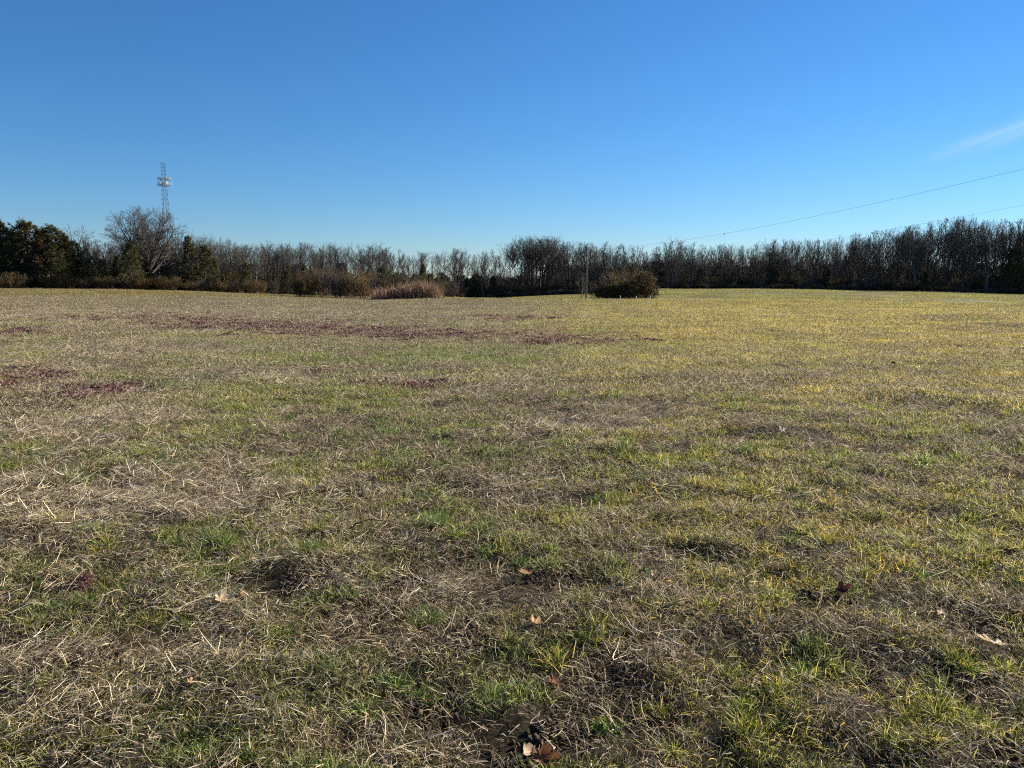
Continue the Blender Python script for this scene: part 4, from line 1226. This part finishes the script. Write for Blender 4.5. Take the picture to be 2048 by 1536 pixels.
utility_pole(0, 'slim wooden utility pole beside the bare sapling in the field')
utility_pole(1.35, 'nearer wooden utility pole carrying the two wires, far right')
for low, l in ((False, 'upper overhead wire sloping down from the right to the utility pole'), (True, 'lower overhead wire skimming the treetops of the right wood')):
    t = Tubes(); ss = np.linspace(0, 1.35, 60)
    t.add([wire_pt(s, low) for s in ss], np.full(60, .0055 if low else .0085), 5, .5)
    w = obj('overhead_wire', t.mesh('overhead_wire'), M['wire']); tag(w, l, 'wire')
    c = wire_pt(.575 if not low else .927, low)
    t = Tubes(); k = np.linspace(-1, 1, 7)
    t.add([c + np.array([0, 0, a * .07 - .03]) for a in k], .075 * np.sqrt(np.clip(1 - k * k, .02, 1)), 8, .5)
    obj('wire_marker', t.mesh('wire_marker'), M['wire'], w)

# ------------------------------------------------------------------ small things on the near ground
def leaf_mesh(seed, lobes, Ln, W, curl, deep=.45):
    rng = rs(seed)
    n = 72
    a = np.linspace(0, 2 * np.pi, n, endpoint=False)
    f = np.abs(np.cos(a * lobes / 2 + .3)) ** .7
    r = (1 - deep) + deep * f + rng.normal(0, .03, n)
    r = r * (.8 + .2 * np.cos(a)) + .06 * np.abs(np.sin(a * lobes * 1.5))
    rings = 6
    V = [[0, 0, 0]]
    for k in range(1, rings + 1):
        t = k / rings
        xx = Ln * .5 * r * np.cos(a) * t; yy = W * .5 * r * np.sin(a) * t
        zz = curl * (1.6 * (yy / W) ** 2 * W + .9 * (xx / Ln) ** 2 * Ln) + .06 * W * t * np.sin(a * lobes + 1) + rng.normal(0, .008 * W, n) * t - .04 * W * (np.abs(np.sin(a * lobes / 2)) < .15) * t
        V += np.stack([xx, yy, zz], -1).tolist()
    T = np.stack([np.zeros(n, int), 1 + np.arange(n), 1 + (np.arange(n) + 1) % n], -1)
    Q = []
    for k in range(rings - 1):
        b = 1 + k * n
        i = np.arange(n); j = (i + 1) % n
        Q.append(np.stack([b + i, b + n + i, b + n + j, b + j], -1))
    return mesh_np('leaf_blade', V, [T, np.concatenate(Q)], True, {'rnd': rng.rand(len(V))})
def leaf_mat(name, c):
    return leafy(name, [(0, tuple(v * .7 for v in c)), (1, c)], .35, .6, inst_tint=False)
LM = {'pale': leaf_mat('leaf_pale', (.62, .45, .30)), 'tan': leaf_mat('leaf_tan', (.50, .30, .16)), 'red': leaf_mat('leaf_red', (.10, .035, .022)), 'rust': leaf_mat('leaf_rust', (.24, .105, .05)), 'orange': leaf_mat('leaf_orange', (.6, .25, .06))}
def dead_leaf(px, py, size, mat, lobes, curl, rot, label, seed, up=.03):
    x, y = pix_ground(px, py)
    z = float(zt(x, y)) + up
    e = empty('dead_leaf', (x, y, z)); e.rotation_euler = rot
    me = leaf_mesh(seed, lobes, size, size * .72, curl)
    obj('blade', me, LM[mat], e)
    t = Tubes(); t.add([[-size * .30, 0, .002], [-size * .55, .004, .004], [-size * .85, .012, .012]], [.0016, .0013, .0011], 5, .5)
    obj('stalk', t.mesh('stalk'), M['straw'] if mat == 'pale' else M['dark_twig'], e)
    tag(e, label, 'leaf')
dead_leaf(1990, 1303, .15, 'pale', 7, .35, (.25, -.1, 2.6), 'pale tan lobed leaf lying near the bottom right corner', 1, .05)
dead_leaf(442, 1212, .11, 'pale', 5, .8, (.7, .2, .8), 'pale folded leaf in the straw, lower left', 2, .05)
dead_leaf(1053, 1160, .10, 'tan', 5, .9, (.5, .1, 2.9), 'light brown curled leaf below the big green tuft in the centre', 3, .045)
dead_leaf(1680, 1205, .10, 'red', 5, 1.0, (.5, -.2, .3), 'dark red brown curled leaf, lower right', 4, .05)
dead_leaf(1068, 1256, .10, 'tan', 5, 1.0, (.4, .4, 1.2), 'small tan lobed leaf below centre', 5, .04)
dead_leaf(1105, 1372, .09, 'rust', 5, 1.2, (.3, .5, .4), 'rust brown curled leaf near the bottom centre', 6, .04)
dead_leaf(1082, 1534, .11, 'rust', 5, 1.1, (.65, .15, .2), 'large rust brown leaf cut by the bottom edge', 7, .05)
dead_leaf(1050, 1515, .07, 'pale', 3, .9, (.9, .1, 1.2), 'pale leaf fragment touching the large rust brown leaf', 8, .05)
dead_leaf(382, 1382, .055, 'tan', 5, .8, (.4, .1, 2.0), 'tiny tan leaf among straw, bottom left', 9)
dead_leaf(485, 1190, .04, 'orange', 3, .8, (.5, .2, .5), 'tiny orange leaf above the pale folded leaf', 10)
dead_leaf(1565, 882, .17, 'pale', 6, .6, (.5, .1, .4), 'pale lobed leaf on the shade-darkened soil patch right of centre', 11, .06)
dead_leaf(1605, 1134, .09, 'red', 5, 1.0, (.4, .2, .9), 'small dark red leaf in the right middle grass', 12, .05)
dead_leaf(1785, 734, .12, 'red', 3, 1.1, (.9, .2, .1), 'dark curled leaf standing up far out on the right of the field', 13, .07)
dead_leaf(1880, 1242, .06, 'pale', 3, .6, (.2, .1, .9), 'tiny pale leaf scrap up left of the tan lobed leaf', 14, .04)

def stick(px, py, pts, rad, label, mat='dark_twig', forks=(), name='stick', cat='stick'):
    x, y = pix_ground(px, py)
    z = float(zt(x, y))
    e = empty(name, (x, y, z))
    P = np.array(pts, float)
    # subdivide with a little wobble
    s = np.linspace(0, len(P) - 1, (len(P) - 1) * 4 + 1)
    Q = np.stack([np.interp(s, np.arange(len(P)), P[:, k]) for k in range(3)], -1)
    Q += rs(int(px)).normal(0, rad * .35, Q.shape)
    t = Tubes(); t.add(Q, np.linspace(rad, rad * .45, len(Q)), 6, .5)
    obj('stem', t.mesh('stem'), M[mat], e)
    for (f, d) in forks:
        q, _ = at_frac(Q, f)
        t = Tubes(); t.add([q, q + np.array(d) * .5 + [0, 0, .003], q + np.array(d)], [rad * .55, rad * .4, rad * .25], 5, .5)
        obj('side_shoot', t.mesh('side_shoot'), M[mat], e)
    tag(e, label, cat)
stick(703, 1066, [(-.02, -.03, .0), (.03, .0, .045), (.10, .05, .06), (.19, .09, .04)], .0055, 'thick dark stick arching off the ground, left of the upright stick')
stick(768, 1066, [(0, 0, -.01), (.006, 0, .04), (.03, .01, .09), (.045, .015, .14)], .0042, 'dark stick standing upright in the middle of the field', forks=((.6, (.012, .0, .02)),))
stick(430, 676, [(0, 0, .05), (.35, .1, .14), (.7, .25, .28), (.95, .4, .40)], .014, 'long dark fallen branch lying on the purple weeds, left', forks=((.5, (.15, .1, .12)), (.3, (.16, -.1, .1))), name='fallen_branch', cat='branch')
stick(1668, 1482, [(0, 0, -.01), (.008, 0, .03), (.018, .003, .055), (.014, .003, .085)], .0048, 'short dark stub standing near the bottom right')
stick(1305, 1340, [(0, 0, -.01), (.002, 0, .06), (-.001, 0, .12), (.0, 0, .17)], .0020, 'thin dry stalk standing straight up, lower centre right', 'brush', name='dry_stalk', cat='stalk')
stick(1222, 1205, [(0, 0, -.01), (.004, .0, .05), (.012, .0, .10), (.016, 0, .13)], .0026, 'pale bent straw stalk standing above the straw, right of centre', 'pale_bark', name='dry_stalk', cat='stalk')
stick(1195, 1285, [(0, 0, .0), (-.004, .0, .03), (-.006, 0, .06), (-.01, 0, .085)], .0022, 'short pale stalk below centre', 'pale_bark', name='dry_stalk', cat='stalk')
stick(760, 1180, [(-.2, 0, .02), (-.05, .02, .05), (.08, .05, .055), (.2, .08, .03)], .0022, 'long thin straw stem lying across the grass left of centre', 'pale_bark', name='dry_stalk', cat='stalk')
stick(1180, 1000, [(0, 0, .02), (.1, .02, .05), (.22, .05, .06)], .003, 'pale straw stem in the straw patch right of centre', 'pale_bark', name='dry_stalk', cat='stalk')
stick(1500, 1310, [(0, 0, .02), (.05, .02, .05), (.06, .08, .065)], .003, 'bent pale stem lying in the grass, lower right', 'pale_bark', name='dry_stalk', cat='stalk')
def stalk_clump(px, py, n, h, r, label, mat='straw', seed=1, width=.004, spread=.5):
    rng = rs(seed); x, y = pix_ground(px, py); z = float(zt(x, y))
    v, q, a = blades(rng, n, r, h, width, spread, .35, 4, gauss=True)
    o = obj('dry_grass_clump', mesh_np('dry_grass_clump', v, [q], False, {'rnd': a}), mat if not isinstance(mat, str) else M[mat])
    o.location = (x, y, z); tag(o, label, 'grass clump')
strw = leafy('clump_straw', [(0, (.30, .20, .10)), (.5, (.46, .33, .18)), (1, (.66, .52, .34))], .2, .5, inst_tint=False)
grn = leafy('clump_green', [(0, (.05, .10, .02)), (.5, (.11, .18, .035)), (1, (.24, .26, .07))], .42, .4, inst_tint=False, spec=.5)
stalk_clump(66, 735, 90, .42, .16, 'orange tan dry stalk clump standing in the straw at the far left', strw, 3, .007, .55)
stalk_clump(268, 695, 60, .40, .4, 'pale dry stalks standing in the field left of the fallen branch', strw, 4, .006, .35)
stalk_clump(270, 862, 70, .22, .14, 'pale straw clump left of the green strip', strw, 5, .004, .7)
stalk_clump(735, 1010, 50, .16, .07, 'straw clump above the upright dark stick', strw, 6, .003, .7)
stalk_clump(440, 1085, 260, .10, .12, 'dark green grass tuft in the straw, left middle', grn, 7, .0026, .35)
stalk_clump(620, 1105, 200, .09, .09, 'green grass tuft right of the left middle tuft', grn, 8, .0026, .35)
stalk_clump(875, 1058, 300, .11, .12, 'largest green grass tuft, just left of centre', grn, 9, .0026, .32)
stalk_clump(335, 940, 260, .10, .16, 'dark green tuft beyond the straw at the left', grn, 10, .003, .4)
stalk_clump(165, 968, 200, .10, .14, 'dark green tuft at the far left of the straw', grn, 11, .003, .45)
stalk_clump(855, 1245, 220, .08, .07, 'leaning green tuft below the largest tuft', grn, 12, .0024, .4)
stalk_clump(980, 1395, 160, .06, .05, 'yellow green tuft near the bottom centre', grn, 13, .0022, .35)
stalk_clump(430, 1310, 90, .045, .035, 'small bright green tuft, lower left', grn, 14, .002, .35)
stalk_clump(1600, 1345, 120, .06, .06, 'round green tuft, lower right', grn, 15, .0022, .35)
def weed():
    rng = rs(55)
    for (px, py, r, n, l) in ((1205, 1455, .075, 210, 'dark green broad leaved weed near the bottom, right of the large rust leaf'), (185, 1098, .035, 130, 'small bright broad leaved weed in the left straw'), (1290, 1150, .04, 160, 'small leafy green weed right of the centre leaf')):
        x, y = pix_ground(px, py); z = float(zt(x, y))
        v, q, a = leaflets(rng, n, r, .0075, .035)
        v = v + np.array([0, 0, .01])
        st = Tubes()
        for c in v.reshape(-1, 4, 3).mean(1)[::2]:
            st.add([[0, 0, 0], c * [.5, .5, .8] + [0, 0, .004], c], [.0012, .0009, .0006], 3, .4, cap=False)
        sv = np.concatenate(st.V); sq = np.concatenate(st.Q)
        q = np.concatenate([q, sq + len(v)]); a = np.concatenate([a, np.concatenate(st.A)]); v = np.concatenate([v, sv])
        o = obj('leafy_weed', mesh_np('leafy_weed', v, [q], False, {'rnd': a}), M['broad'])
        o.location = (x, y, z); tag(o, l, 'weed')
weed()
